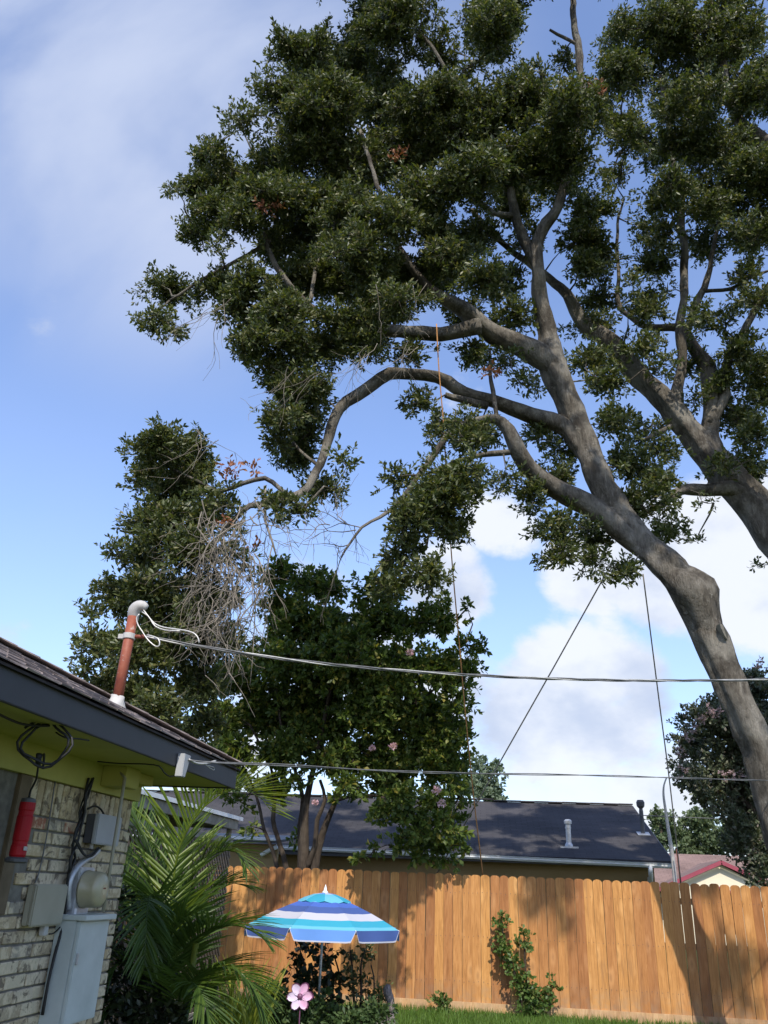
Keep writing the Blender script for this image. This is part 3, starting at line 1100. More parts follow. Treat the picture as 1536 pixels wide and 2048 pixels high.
    tail = [at_x(88, 1508, EX - 0.2), at_x(78, 1525, EX - 0.28), at_x(72, 1560, EX - 0.36), Vector(hk) + Vector((0, 0, 0.04)), hk]
    mb = MB().tube(spline([[*p, .006] for p in lead + loop[:3]], .03)[:, :3], 0.006, 7).tube(loop, 0.006, 7)
    mb.tube(spline([[*p, .006] for p in [loop[30]] + tail], .03)[:, :3], 0.0055, 7)
    mb.tube([at_x(78, 1508, EX - 0.2), at_x(76, 1530, EX - 0.21)], 0.014, 8)
    out = [at_x(112, 1465, EX - .12), at_x(130, 1475, EX - .06), at_x(160, 1478, EX - .035), at_x(178, 1481, EX - .03)]
    mb.tube(spline([[*p, .006] for p in out], .03)[:, :3], 0.004, 6)
    tag(mb.build('cable_coil', M_black, None, smooth=True), 'black cable looped in a coil below the yellow soffit', 'cable')
    # bundle of black cables down the wall
    mb = MB()
    for i in range(5):
        rows = []
        for px, py in ((182, 1556), (177, 1590), (165, 1625), (155, 1660), (150, 1690), (146, 1715), (138, 1745), (132, 1790), (128, 1840), (112, 1900), (98, 1960), (84, 2030))[:(12 if i < 2 else 7)]:
            p = on_wall(px + random.uniform(-7, 7) * (1 if py < 1720 else .2), py, 0.03 + 0.012 * (i % 3))
            rows.append([*p, 0.006])
        mb.tube(spline(rows, .04)[:, :3], 0.0075 if i < 3 else 0.005, 6)
    for i in range(3):
        rows = [[*on_wall(px + random.uniform(-4, 4), py, 0.05 + .015 * i), .006] for px, py in ((152, 1680), (165, 1708), (182, 1712), (196, 1696))]
        mb.tube(spline(rows, .03)[:, :3], 0.006, 6)
    rows = [[*on_wall(px, py, .05), .006] for px, py in ((175, 1618), (190, 1612), (203, 1620), (210, 1634))]
    mb.tube(spline(rows, .03)[:, :3], 0.006, 6)
    rows = [[*on_wall(px, py, .03), .006] for px, py in ((126, 1835), (122, 1852), (108, 1866), (98, 1868))]
    mb.tube(spline(rows, .03)[:, :3], 0.004, 6)
    tag(mb.build('cable_bundle', M_black, None, smooth=True), 'bundle of black cables running down the brick past the meter', 'cables')
    # thin grey wire on bricks left of the boxes
    rows = [[*on_wall(px, py, .012), .004] for px, py in ((113, 1545), (103, 1610), (92, 1680), (78, 1745), (70, 1765))]
    tag(MB().tube(spline(rows, .05)[:, :3], 0.004, 6).build('thin_wire', M_wire, None, smooth=True), 'thin grey wire running down the bricks to the beige box', 'wire')
    # soffit wire with a dip to the bracket
    rows = [[*at_x(px, py, EX - o), .004] for px, py, o in ((195, 1523, .40), (240, 1527, .30), (290, 1528, .14), (318, 1532, .06), (328, 1545, .04), (340, 1553, .03), (352, 1550, .03))]
    tag(MB().tube(spline(rows, .04)[:, :3], 0.0045, 6).build('soffit_wire', M_black, None, smooth=True), 'black wire sagging under the soffit towards the grey fascia bracket', 'wire')
    # fascia bracket with ties
    c = at_x(358, 1530, EX)
    t = thing('fascia_bracket', c, 'light grey metal bracket fixed on the dark fascia holding a cable', 'bracket')
    V = []
    for dx in (0.002, 0.05):
        V += [(EX + dx, c[1] - 0.055, c[2] - 0.075), (EX + dx, c[1] + 0.0, c[2] - 0.075), (EX + dx, c[1] + 0.06, c[2] + 0.065), (EX + dx, c[1] - 0.05, c[2] + 0.065)]
    MB().add(V, [(0, 1, 2, 3), (7, 6, 5, 4), (0, 4, 5, 1), (1, 5, 6, 2), (2, 6, 7, 3), (3, 7, 4, 0)]).build('plate', M_greybox, t, bevel=0.004)
    tie = [at_x(378, 1519, EX + .05), at_x(392, 1526, EX + .06), at_x(410, 1527, EX + .07), at_x(431, 1522, EX + .08)]
    MB().tube(spline([[*p, .01] for p in tie], .02)[:, :3], 0.007, 7).build('cable_grip', M_wirelight, t, smooth=True)
    lp = [at_x(x, y, EX + .07) for x, y in ((410, 1528), (420, 1536), (428, 1540), (428, 1535), (416, 1531))]
    MB().tube(spline([[*p, .01] for p in lp], .02)[:, :3], 0.003, 6).build('tie_wire', M_wirelight, t, smooth=True)


wall_fittings()


def service_mast():
    d = ray(233, 1408)
    # hit the roof plane
    k = (ZF1 + 0.02 + PIT * (EX + 0.02) - EYE[2]) / (d[2] + PIT * d[0])
    b = EYE + d * k
    k1 = depth(b)
    top = at_y(267, 1228, b[1] + 0.02)
    t = thing('service_mast', b, 'rust red service mast with grey weatherhead rising through the near roof', 'service mast')
    r = 10.5 * k1 / F
    ax = Vector(top) - Vector(b)
    MB().tube([b, Vector(b) + ax * .5, top], r, 16).build('pipe', M_mast, t, smooth=True)
    # boot: crumpled flashing cone
    n = 18
    V, Fc = [], []
    for h, rr in ((-0.04, 0.088), (-0.01, 0.066), (0.012, 0.050), (0.055, r + 0.008), (0.060, r + 0.001)):
        for k in range(n):
            a = 2 * math.pi * k / n
            q = rr * (1 + 0.16 * math.sin(a * 3 + h * 40) + 0.10 * math.sin(a * 5 - h * 60))
            p = Vector(b) + ax.normalized() * h + Vector((math.cos(a) * q, math.sin(a) * q, -PIT * math.cos(a) * q * (1 if h < 0.02 else 0.3)))
            V.append(p)
    for i in range(4):
        for k in range(n):
            Fc.append((i * n + k, i * n + (k + 1) % n, (i + 1) * n + (k + 1) % n, (i + 1) * n + k))
    MB().add(V, Fc).build('flashing', M_offwhite, t, smooth=True)
    # weatherhead
    rr = 11 * k1 / F
    u = 1.0 * k1 / F
    rows = []
    rt = Vector(RM[:, 0])
    upv = Vector(RM[:, 1])
    base = Vector(top)
    for dx, dy, q in ((-1, -14, 1.0), (0, 0, 1.12), (3, 10, 1.15), (11, 17, 1.05), (20, 17, 0.95), (28, 12, 0.6)):
        rows.append([*(base + rt * dx * u + upv * dy * u), rr * q])
    sp = spline(rows, .012)
    MB().tube(sp[:, :3], list(sp[:, 3]), 14).build('weatherhead', M_offwhite, t, smooth=True)
    # clamp
    c = Vector(b) + ax * 0.74
    an = ax.normalized()
    MB().lathe(c - an * 0.022, an, [(r + .001, 0), (r + .008, .003), (r + .008, .041), (r + .001, .044)], 18).build('clamp', M_offwhite, t)
    MB().box(c + Vector((-r - .045, -.012, -.018)), c + Vector((-r - .002, .012, .018))).build('clamp_ear', M_offwhite, t, bevel=.003)
    arm = c + rt * (r + 0.075)
    MB().tube([c + rt * (r + .004), arm], .014, 10).build('insulator_arm', M_mast, t, smooth=True)
    # conductors looping from weatherhead to the cable
    wh = Vector(sp[-2][:3])
    mb = MB()
    for rows in (((279, 1228), (273, 1236), (276, 1250), (284, 1262), (290, 1272), (300, 1284), (312, 1293), (319, 1290), (317, 1278), (303, 1272), (294, 1270)),
                 ((284, 1224), (296, 1232), (308, 1246), (325, 1254), (350, 1258), (375, 1262), (390, 1268), (397, 1278), (398, 1286)),
                 ((287, 1220), (302, 1240), (310, 1252), (330, 1260), (360, 1262))):
        pts = [[*at_y(x, y, b[1] - .02 + .002 * i), .005] for i, (x, y) in enumerate(rows)]
        mb.tube(spline(pts, .02)[:, :3], .0052, 6)
    mb.build('conductors', M_wirelight, t, smooth=True)
    return b, arm


mast_base, mast_arm = service_mast()

# ------------------------------------------------------------------ cables and ropes


def twisted(path, rad_strand, pitch, n=3, off=1.05, step=.06):
    sp = spline([[*p, 1] for p in path], step)[:, :3]
    T = unit(np.gradient(sp, axis=0))
    U = unit(np.cross(T, np.array([0, 0, 1.0])))
    Wv = np.cross(T, U)
    s = np.concatenate([[0], np.cumsum(np.linalg.norm(np.diff(sp, axis=0), axis=1))])
    return [sp + (U * np.cos(s / pitch * 6.283 + k * 6.283 / n)[:, None] + Wv * np.sin(s / pitch * 6.283 + k * 6.283 / n)[:, None]) * rad_strand * off for k in range(n)]


def cables():
    p0 = np.array(mast_arm)
    pts = [p0]
    y0, y1 = p0[1], 8.2
    for px, py in ((420, 1296), (600, 1322), (800, 1341), (1000, 1353), (1200, 1360), (1400, 1361), (1536, 1358), (1800, 1340)):
        f = (px - 291) / (1536 - 291)
        # constant spacing along the span: depth grows with 1/(1-f)
        Y = 1 / ((1 - f) / y0 + f / y1) if px <= 1536 else 9.2
        pts.append(at_y(px, py, Y))
    mb = MB()
    st = twisted(pts, .0068, 1.1)
    for k, s in enumerate(st):
        mb.tube(s, .0062 if k else .0052, 6, mi=1 if k == 0 else 0)
    tag(mb.build('service_cable', [M_wire, M_wirelight], None, smooth=True), 'thick twisted service cable sagging from the red mast across the frame', 'cable')
    pts = [at_x(376, 1520, EX + .05)]
    y0, y1 = pts[0][1], 11.0
    for px, py in ((431, 1525), (560, 1530), (700, 1538), (830, 1544), (950, 1547), (1150, 1550), (1330, 1555), (1536, 1561), (1800, 1566)):
        f = (px - 376) / (1536 - 376)
        Y = 1 / ((1 - f) / y0 + f / y1) if px <= 1536 else 14
        pts.append(at_y(px, py, Y))
    mb = MB()
    for s in twisted(pts, .0042, 2.6, 2, 1.3):
        mb.tube(s, .0042, 6)
    tag(mb.build('telephone_line', M_wire, None, smooth=True), 'thin telephone line stretching level from the fascia bracket to the right', 'cable')
    pts = [at_y(px, py, Y) for px, py, Y in ((1240, 1628, 24), (1330, 1633, 23.5), (1450, 1638, 23), (1700, 1650, 22))]
    tag(MB().tube(spline([[*p, 1] for p in pts], .5)[:, :3], .012, 6).build('distant_wire', M_wire, None), 'distant thin wire low in front of the far hedge trees', 'wire')
    # ropes
    r1 = [(873, 648, 10.4), (878, 740, 10.5), (888, 860, 10.8), (893, 960, 11.1), (903, 1110, 11.7), (917, 1270, 12.3), (932, 1440, 13.0), (948, 1600, 13.8), (966, 1752, 14.4)]
    sp = spline([[*at_y(*q), 1] for q in r1], .1)[:, :3]
    tag(MB().tube(sp, .0105, 6).build('orange_rope', M_rope, None, smooth=True), 'orange brown rope hanging from the oak down behind the fence', 'rope')
    r2 = [(1226, 1122, 11.4), (1110, 1330, 12.4), (988, 1545, 13.6), (865, 1762, 14.5)]
    tag(MB().tube([at_y(*q) for q in r2], .0105, 6).build('slanting_rope', M_greyrope, None, smooth=True), 'grey rope slanting down left from the oak trunk to the fence', 'rope')
    r3 = [(1286, 1148, 11.5), (1299, 1250, 12.0), (1318, 1400, 12.8), (1340, 1570, 13.7), (1362, 1768, 14.5)]
    tag(MB().tube(spline([[*at_y(*q), 1] for q in r3], .2)[:, :3], .0095, 6).build('straight_rope', M_greyrope, None, smooth=True), 'dark rope dropping straight from the oak trunk beside the white pole', 'rope')


cables()

# ------------------------------------------------------------------ fence
FY = 14.05


def fence():
    root = thing('privacy_fence', (0.5, FY, 0), 'orange stained dog ear plank fence across the back yard', 'fence')
    off = worldloc(root)
    w, th, h = 0.138, 0.018, 1.72
    meshes = []
    for i in range(6):
        c = 0.028 + 0.006 * (i % 3)
        ww = w - 0.003 * (i % 2)
        prof = [(-ww / 2, 0), (ww / 2, 0), (ww / 2, h - c), (ww / 2 - c * .45, h - c * .35), (ww / 2 - c * 1.3, h), (-ww / 2 + c * 1.3, h), (-ww / 2 + c * .45, h - c * .35), (-ww / 2, h - c)]
        n = len(prof)
        V = [(x, -th / 2, z) for x, z in prof] + [(x, th / 2, z) for x, z in prof]
        Fc = [tuple(range(n)), tuple(reversed(range(n, 2 * n)))] + [(k, k + n, (k + 1) % n + n, (k + 1) % n) for k in range(n)]
        me = bpy.data.meshes.new('plank')
        me.from_pydata(V, [], Fc)
        bm = bmesh.new()
        bm.from_mesh(me)
        bmesh.ops.recalc_face_normals(bm, faces=bm.faces)
        bm.to_mesh(me)
        bm.free()
        me.materials.append(M_fence)
        meshes.append(me)
    x = -7.2
    while x < 6.2:
        gap = random.choice((0.0015, 0.002, 0.003, 0.004, 0.004, 0.007))
        o = link('plank', random.choice(meshes), root, Vector((x, FY + random.uniform(-.005, .005), 0.125 + random.uniform(-.006, .008))) - off)
        o.rotation_euler = (random.uniform(-.004, .004), random.uniform(-.0045, .0045), random.uniform(-.02, .02))
        x += w + gap
    nb = MB()
    x = -7.2
    while x < 6.2:
        for z in (.39, .99, 1.59):
            for dx in (-.035, .035):
                a, c, r = x + dx + random.uniform(-.006, .006), z + random.uniform(-.012, .012), .0042
                nb.add([(a - r, FY - .0165, c - r), (a + r, FY - .0165, c - r), (a + r, FY - .0165, c + r), (a - r, FY - .0165, c + r)], [(0, 1, 2, 3)])
        x += .1415
    nb.build('nail_heads', M_darkgrey, root, kind='stuff')
    x = -7.2
    while x < 6.2:
        l = 2.42
        o = MB().box((x + .004, FY - .034, -0.02), (x + l - .004, FY - .013, 0.132)).build('kickboard', M_kick, root, bevel=.003)
        x += l
    for z in (0.35, 0.95, 1.55):
        MB().box((-7.2, FY + .016, z), (6.2, FY + .052, z + .085)).build('rail', M_kick, root)
    x = -7.0
    while x < 6.3:
        MB().box((x, FY + .053, -.05), (x + .088, FY + .141, 1.78)).build('post', M_kick, root)
        x += 2.42


fence()

# ------------------------------------------------------------------ neighbour houses


def neighbour_house():
    yaw = -0.13   # far end to the right
    gl, gr = at_y(560, 1692, 21.7), at_y(1347, 1738, 22.0)
    gl[2] = 2.46
    gr[2] = 2.36
    d = (gr - gl)
    d[2] = 0
    d = unit(d)
    back = np.array([-d[1], d[0], 0])
    zg = lambda s: 2.47 + (2.37 - 2.47) * s / np.linalg.norm(gr[:2] - gl[:2])
    Ltot = np.linalg.norm(gr[:2] - gl[:2])
    run = 5.0
    root = thing('dark_roofed_house', tuple(gr * np.array([1, 1, 0])), 'tan house beyond the fence with charcoal shingle roof and white gutter', 'house')

    def P(s, t, z):
        q = gl + d * s + back * t
        return (q[0], q[1], z)
    s0, s1 = -7.0, Ltot
    z0, zr = 2.42, 4.12
    # roof in its own coordinates so that the shingle courses follow the slope
    sl = math.hypot(run, zr - z0)
    V = [(0, 0, 0), (s1 - s0, 0, 0), (s1 - s0, sl, 0), (0, sl, 0)]
    me = bpy.data.meshes.new('roof')
    me.from_pydata(V + [(x, y, -.02) for x, y, z in V], [], [(0, 1, 2, 3), (7, 6, 5, 4), (0, 4, 5, 1), (1, 5, 6, 2), (2, 6, 7, 3), (3, 7, 4, 0)])
    me.materials.append(M_charroof)
    rf = link('roof', me, root, Vector(P(s0, -.05, z0 + .02)) - worldloc(root))
    ey = unit(np.array([back[0] * run, back[1] * run, zr - z0]))
    ex = np.array([d[0], d[1], 0])
    ez = np.cross(ex, ey)
    rf.rotation_euler = Matrix([list(r) for r in np.array([ex, ey, ez]).T]).to_euler()
    # far slope
    mb = MB().add([P(s0, run - .04, zr + .02), P(s1, run - .04, zr + .02), P(s1, 2 * run, z0), P(s0, 2 * run, z0)], [(0, 1, 2, 3)])
    mb.build('far_roof_slope', M_charroof, root)
    # ridge caps
    mb = MB()
    for k in range(40):
        a = s0 + (s1 - s0) * k / 40
        b = s0 + (s1 - s0) * (k + 1.0) / 40
        h = zr + .045 + .004 * (k % 2) + (0.03 if 20 < k < 30 else 0)
        mb.bar(P(a, run - .05, h), P(b, run - .05, h), .22, .03)
    mb.build('ridge_cap', M_charroof, root, kind='stuff')
    # walls
    MB().add([P(s0, .55, 0), P(s1 - .35, .55, 0), P(s1 - .35, .55, z0 + .1), P(s0, .55, z0 + .1), P(s1 - .35, 2 * run - .5, 0), P(s1 - .35, 2 * run - .5, z0 + .1), P(s1 - .35, run, zr - .12), P(s1 - .35, run * .5, z0 + .75)],
             [(0, 1, 2, 3), (1, 4, 5, 6, 7, 2)]).build('wall', M_tanwall, root)
    MB().add([P(s0, 0.0, z0 - .06), P(s1 - .02, 0.0, z0 - .06), P(s1 - .02, .55, z0 - .06), P(s0, .55, z0 - .06)], [(0, 1, 2, 3)]).build('soffit', M_tanwall, root)
    # gutter: K profile
    prof = [(-.035, .0), (-.05, -.10), (-.10, -.10), (-.135, -.06), (-.135, -.03), (-.155, 0.0), (-.148, .002), (-.128, -.03), (-.128, -.055), (-.1, -.09), (-.058, -.09), (-.04, 0)]
    V, Fc = [], []
    n = len(prof)
    for s in (s0, s1 + .03):
        z = zg(s)
        V += [P(s, t, z + h + .01) for t, h in prof]
    for k in range(n):
        Fc.append((k, (k + 1) % n, (k + 1) % n + n, k + n))
    Fc += [tuple(range(n)), tuple(range(n, 2 * n))]
    MB().add(V, Fc).build('gutter', M_white, root)
    MB().add([P(s0, -.03, z0 - .14), P(s1, -.03, z0 - .14), P(s1, -.03, z0 + .03), P(s0, -.03, z0 + .03)], [(0, 1, 2, 3)]).build('fascia', M_darkgrey, root)
    # rake board on the right gable
    MB().bar(P(s1 + .012, -.05, z0 - .04), P(s1 + .012, run, zr - .04), .02, .12).build('rake_board', M_darkgrey, root)
    # downspout elbow
    q = [P(s1 - .55, -.1, z0 - .12), P(s1 - .55, -.08, z0 - .25), P(s1 - .50, .25, z0 - .42), P(s1 - .50, .47, z0 - .5), P(s1 - .5, .5, z0 - 2.4)]
    MB().tube(spline([[*p, 1] for p in q], .05)[:, :3], .05, 8).build('downspout', M_white, root, smooth=True)

    def on_roof(px, py):
        dr = ray(px, py)
        p0 = np.array(P(0, -.05, z0 + .02))
        kk = np.dot(p0 - EYE, ez) / np.dot(dr, ez)
        return EYE + dr * kk
    # flue vent, silver
    b = on_roof(1138, 1692)
    t = depth(b) / F
    v = MB().lathe(b + np.array([0, 0, -.05]), (0, 0, 1), [(.11, 0), (.10, .07), (.066, .13), (.066, .46), (.075, .46), (.075, .50), (.066, .50), (.066, .56), (.095, .57), (.10, .64), (.06, .68)], 16).build('flue_vent', M_galv, root, smooth=False)
    MB().box(b + np.array([-.22, -.18, -.06]), b + np.array([.22, .15, -.02])).build('flashing', M_galv, v)
    b = on_roof(1286, 1668)
    v = MB().lathe(b + np.array([0, 0, -.05]), (0, 0, 1), [(.07, 0), (.055, .12), (.055, .62), (.045, .68), (.10, .74), (.11, .84), (.08, .90)], 14).build('vent_pipe', M_darkgrey, root, smooth=False, label='dark rusty vent pipe with ball shaped cap near the ridge')
    V = [b + ex * a + ey * c + ez * e for e in (.012, .03) for a, c in ((-.16, -.2), (.16, -.2), (.16, .1), (-.16, .1))]
    MB().add(V, [(0, 1, 2, 3), (7, 6, 5, 4), (0, 4, 5, 1), (1, 5, 6, 2), (2, 6, 7, 3), (3, 7, 4, 0)]).build('flashing', M_galv, v)
    # lower porch roof on the left with its own gutter
    a, b = at_y(430, 1668, 18.0), at_y(556, 1690, 18.3)
    zz = (a[2] + b[2]) / 2
    MB().add([(a[0] - 3, 18, zz), (b[0], 18.2, zz), (b[0], 20.4, zz + .22), (a[0] - 3, 20.2, zz + .22), (a[0] - 3, 18, zz - .05), (b[0], 18.2, zz - .05), (b[0], 20.4, zz + .17), (a[0] - 3, 20.2, zz + .17)],
             [(0, 1, 2, 3), (7, 6, 5, 4), (0, 4, 5, 1), (1, 5, 6, 2), (2, 6, 7, 3), (3, 7, 4, 0)]).build('porch_roof', M_darkgrey, root)
    MB().box((a[0] - 3, 17.86, zz - .02), (b[0] + .02, 17.97, zz + .04)).build('porch_gutter', M_white, root, bevel=.01)
    p = at_y(541, 1701, 18.4)
    MB().tube([p + np.array([-.2, 0, -.10]), p + np.array([0, .0, .02]), p + np.array([.14, 0, .08])], .045, 10).build('downspout', M_white, root, smooth=True)
    MB().box((a[0] - 3, 18.5, 0), (b[0] - .05, 18.6, zz - .06)).build('porch_wall', M_tanwall, root)


neighbour_house()


def cream_house():
    Y = 36.0
    pk = at_y(1440, 1725, Y)
    lf, rt = at_y(1338, 1770, Y), at_y(1540, 1784, Y)
    zc = (lf[2] + rt[2]) / 2
    x0, x1 = lf[0] - .15, rt[0] + .15
    xc = pk[0]
    zp = pk[2]
    sl = (zp - zc) / (xc - x0)
    root = thing('cream_house', (xc, Y, 0), 'distant cream house with maroon gable trim and brown roof', 'house')
    MB().add([(x0 + .4, Y, 0), (x1 - .4, Y, 0), (x1 - .4, Y, zc + .4 * sl - .05), (xc, Y, zp - .06), (x0 + .4, Y, zc + .4 * sl - .05)], [(0, 1, 2, 3, 4)]).build('wall', M_cream, root)
    for sgn, xe in ((-1, x0 - .6), (1, x1 + .6)):
        ze = zp - abs(xe - xc) * sl
        MB().bar((xe, Y - .25, ze), (xc, Y - .25, zp), .05, .14, up=(0, -1, 0.0001) if False else (0, 0, 1)).build('gable_trim', M_maroon, root)
        MB().add([(xe, Y - .22, ze + .08), (xc, Y - .22, zp + .08), (xc, Y + 6, zp + .08), (xe, Y + 6, ze + .08)], [(0, 1, 2, 3)]).build('gable_roof', M_brownroof, root)
    # main roof behind
    a, b = at_y(1325, 1704, Y + 5), at_y(1560, 1717, Y + 5)
    zr = (a[2] + b[2]) / 2
    me = bpy.data.meshes.new('roof')
    run = 4.5
    z0 = zp - 1.15
    xL, xR = at_y(1240, 1704, Y + 5)[0], 13.5
    me.from_pydata([(0, 0, 0), (xR - xL, 0, 0), (xR - xL, math.hypot(run, zr - z0), 0), (0, math.hypot(run, zr - z0), 0)], [], [(0, 1, 2, 3)])
    me.materials.append(M_brownroof)
    o = link('roof', me, root, Vector((xL, Y + .5, z0)) - worldloc(root))
    o.rotation_euler = (math.atan2(zr - z0, run), 0, 0)
    MB().add([(xL + .3, Y + .8, 0), (xR - .3, Y + .8, 0), (xR - .3, Y + .8, z0 + .05), (xL + .3, Y + .8, z0 + .05)], [(0, 1, 2, 3)]).build('rear_wall', M_cream, root)
    # arched trim over a window at the wall
    c = at_y(1443, 1785, Y - .05)
    pts = [(c[0] + math.cos(t) * .42, Y - .05, c[2] - .2 + math.sin(t) * .36) for t in np.linspace(0, math.pi, 12)]
    w = MB().tube(pts, .045, 8).build('window', M_maroon, root)
    MB().add([(c[0] - .40, Y - .03, c[2] - 1.4), (c[0] + .40, Y - .03, c[2] - 1.4)] + [(p[0], Y - .03, p[2]) for p in pts], [tuple(range(14))]).build('pane', M_glassdark, w)


cream_house()

# white leaning utility pole and rusty rod
rows = [(1350, 1760, 7.5, 15.2), (1343, 1700, 7, 15.2), (1336, 1655, 6, 15.2), (1331, 1620, 5, 15.2), (1327, 1590, 4, 15.2), (1328, 1570, 3, 15.2), (1333, 1556, 2.6, 15.2)]
sp = spline(limb_pts([(1362, 1900, 8, 15.2)] + rows), .05)
tag(MB().tube(sp[:, :3], list(sp[:, 3] * .55), 10).build('white_pole', M_offwhite, None, smooth=True), 'slender white pole with hooked top leaning behind the fence', 'pole')
a, b = at_y(1353, 1698, 15.0), at_y(1364, 1790, 15.0)
tag(MB().tube([a, b, (b[0], b[1], 0)], .012, 8).build('rusty_rod', M_ironred, None, smooth=True), 'thin rusty red rod standing just right of the white pole', 'rod')

# ------------------------------------------------------------------ patio cover with lattice
PX = -3.7


def patio():
    root = thing('patio_cover', (PX, 11.6, 0), 'weathered wooden patio cover with white drip edge and lattice side', 'patio cover')
    y0, y1 = 7.95, 11.65
    MB().box((-8.5, y0, 2.375), (PX + .05, y1 + .05, 2.402)).build('roof', M_greywood, root)
    MB().box((PX + .0505, y0, 2.365), (PX + .062, y1 + .06, 2.412)).build('drip_edge', M_white, root)
    MB().box((PX - .02, y0 + .01, 2.245), (PX + .02, y1, 2.364)).build('header', M_greywood, root, bevel=.004)
    MB().box((PX - .06, y0 + .01, 2.07), (PX - .021, y1 - .02, 2.14)).build('top_rail', M_greywood, root, bevel=.004)
    MB().box((PX - .06, y0 + .01, .12), (PX - .021, y1 - .02, .19)).build('bottom_rail', M_greywood, root, bevel=.004)
    for y in (y1 - .09, y0 + .02):
        MB().box((PX - .11, y, 0), (PX - .0615, y + .09, 2.374)).build('post', M_greywood, root, bevel=.004)
    for y in np.arange(y0 + .3, y1, .6):
        MB().box((-8.5, y, 2.24), (PX - .021, y + .04, 2.374)).build('rafter', M_greywood, root)
    # lattice slats, two layers crossing
    zb, zt = .19, 2.07
    H = zt - zb
    n = 0
    for lay, sgn in ((0, 1), (1, -1)):
        x = PX - .047 + .012 * lay
        s = y0 - H
        while s < y1:
            a, b = (s, zb), (s + H, zt)
            # clip to y0..y1
            ya, za, yb, zb2 = a[0], a[1], b[0], b[1]
            if ya < y0 + .02:
                za += (y0 + .02 - ya)
                ya = y0 + .02
            if yb > y1 - .05:
                zb2 -= (yb - (y1 - .05))
                yb = y1 - .05
            if yb - ya > .06:
                if sgn < 0:
                    za, zb2 = zb + zt - za, zb + zt - zb2
                MB().bar((x, ya, za), (x, yb, zb2), .036, .010, up=(1, 0, 0)).build('slat', M_brownlattice, root)
                n += 1
            s += .105
    # back wall of the patio, timber boards
    for k in range(17):
        MB().box((-8.5, y0 + .21 * k, 0), (-8.46, y0 + .21 * k + .205, 2.24)).build('wall_board', M_brownlattice, root)


patio()

# ------------------------------------------------------------------ oaks
OY = 11.5


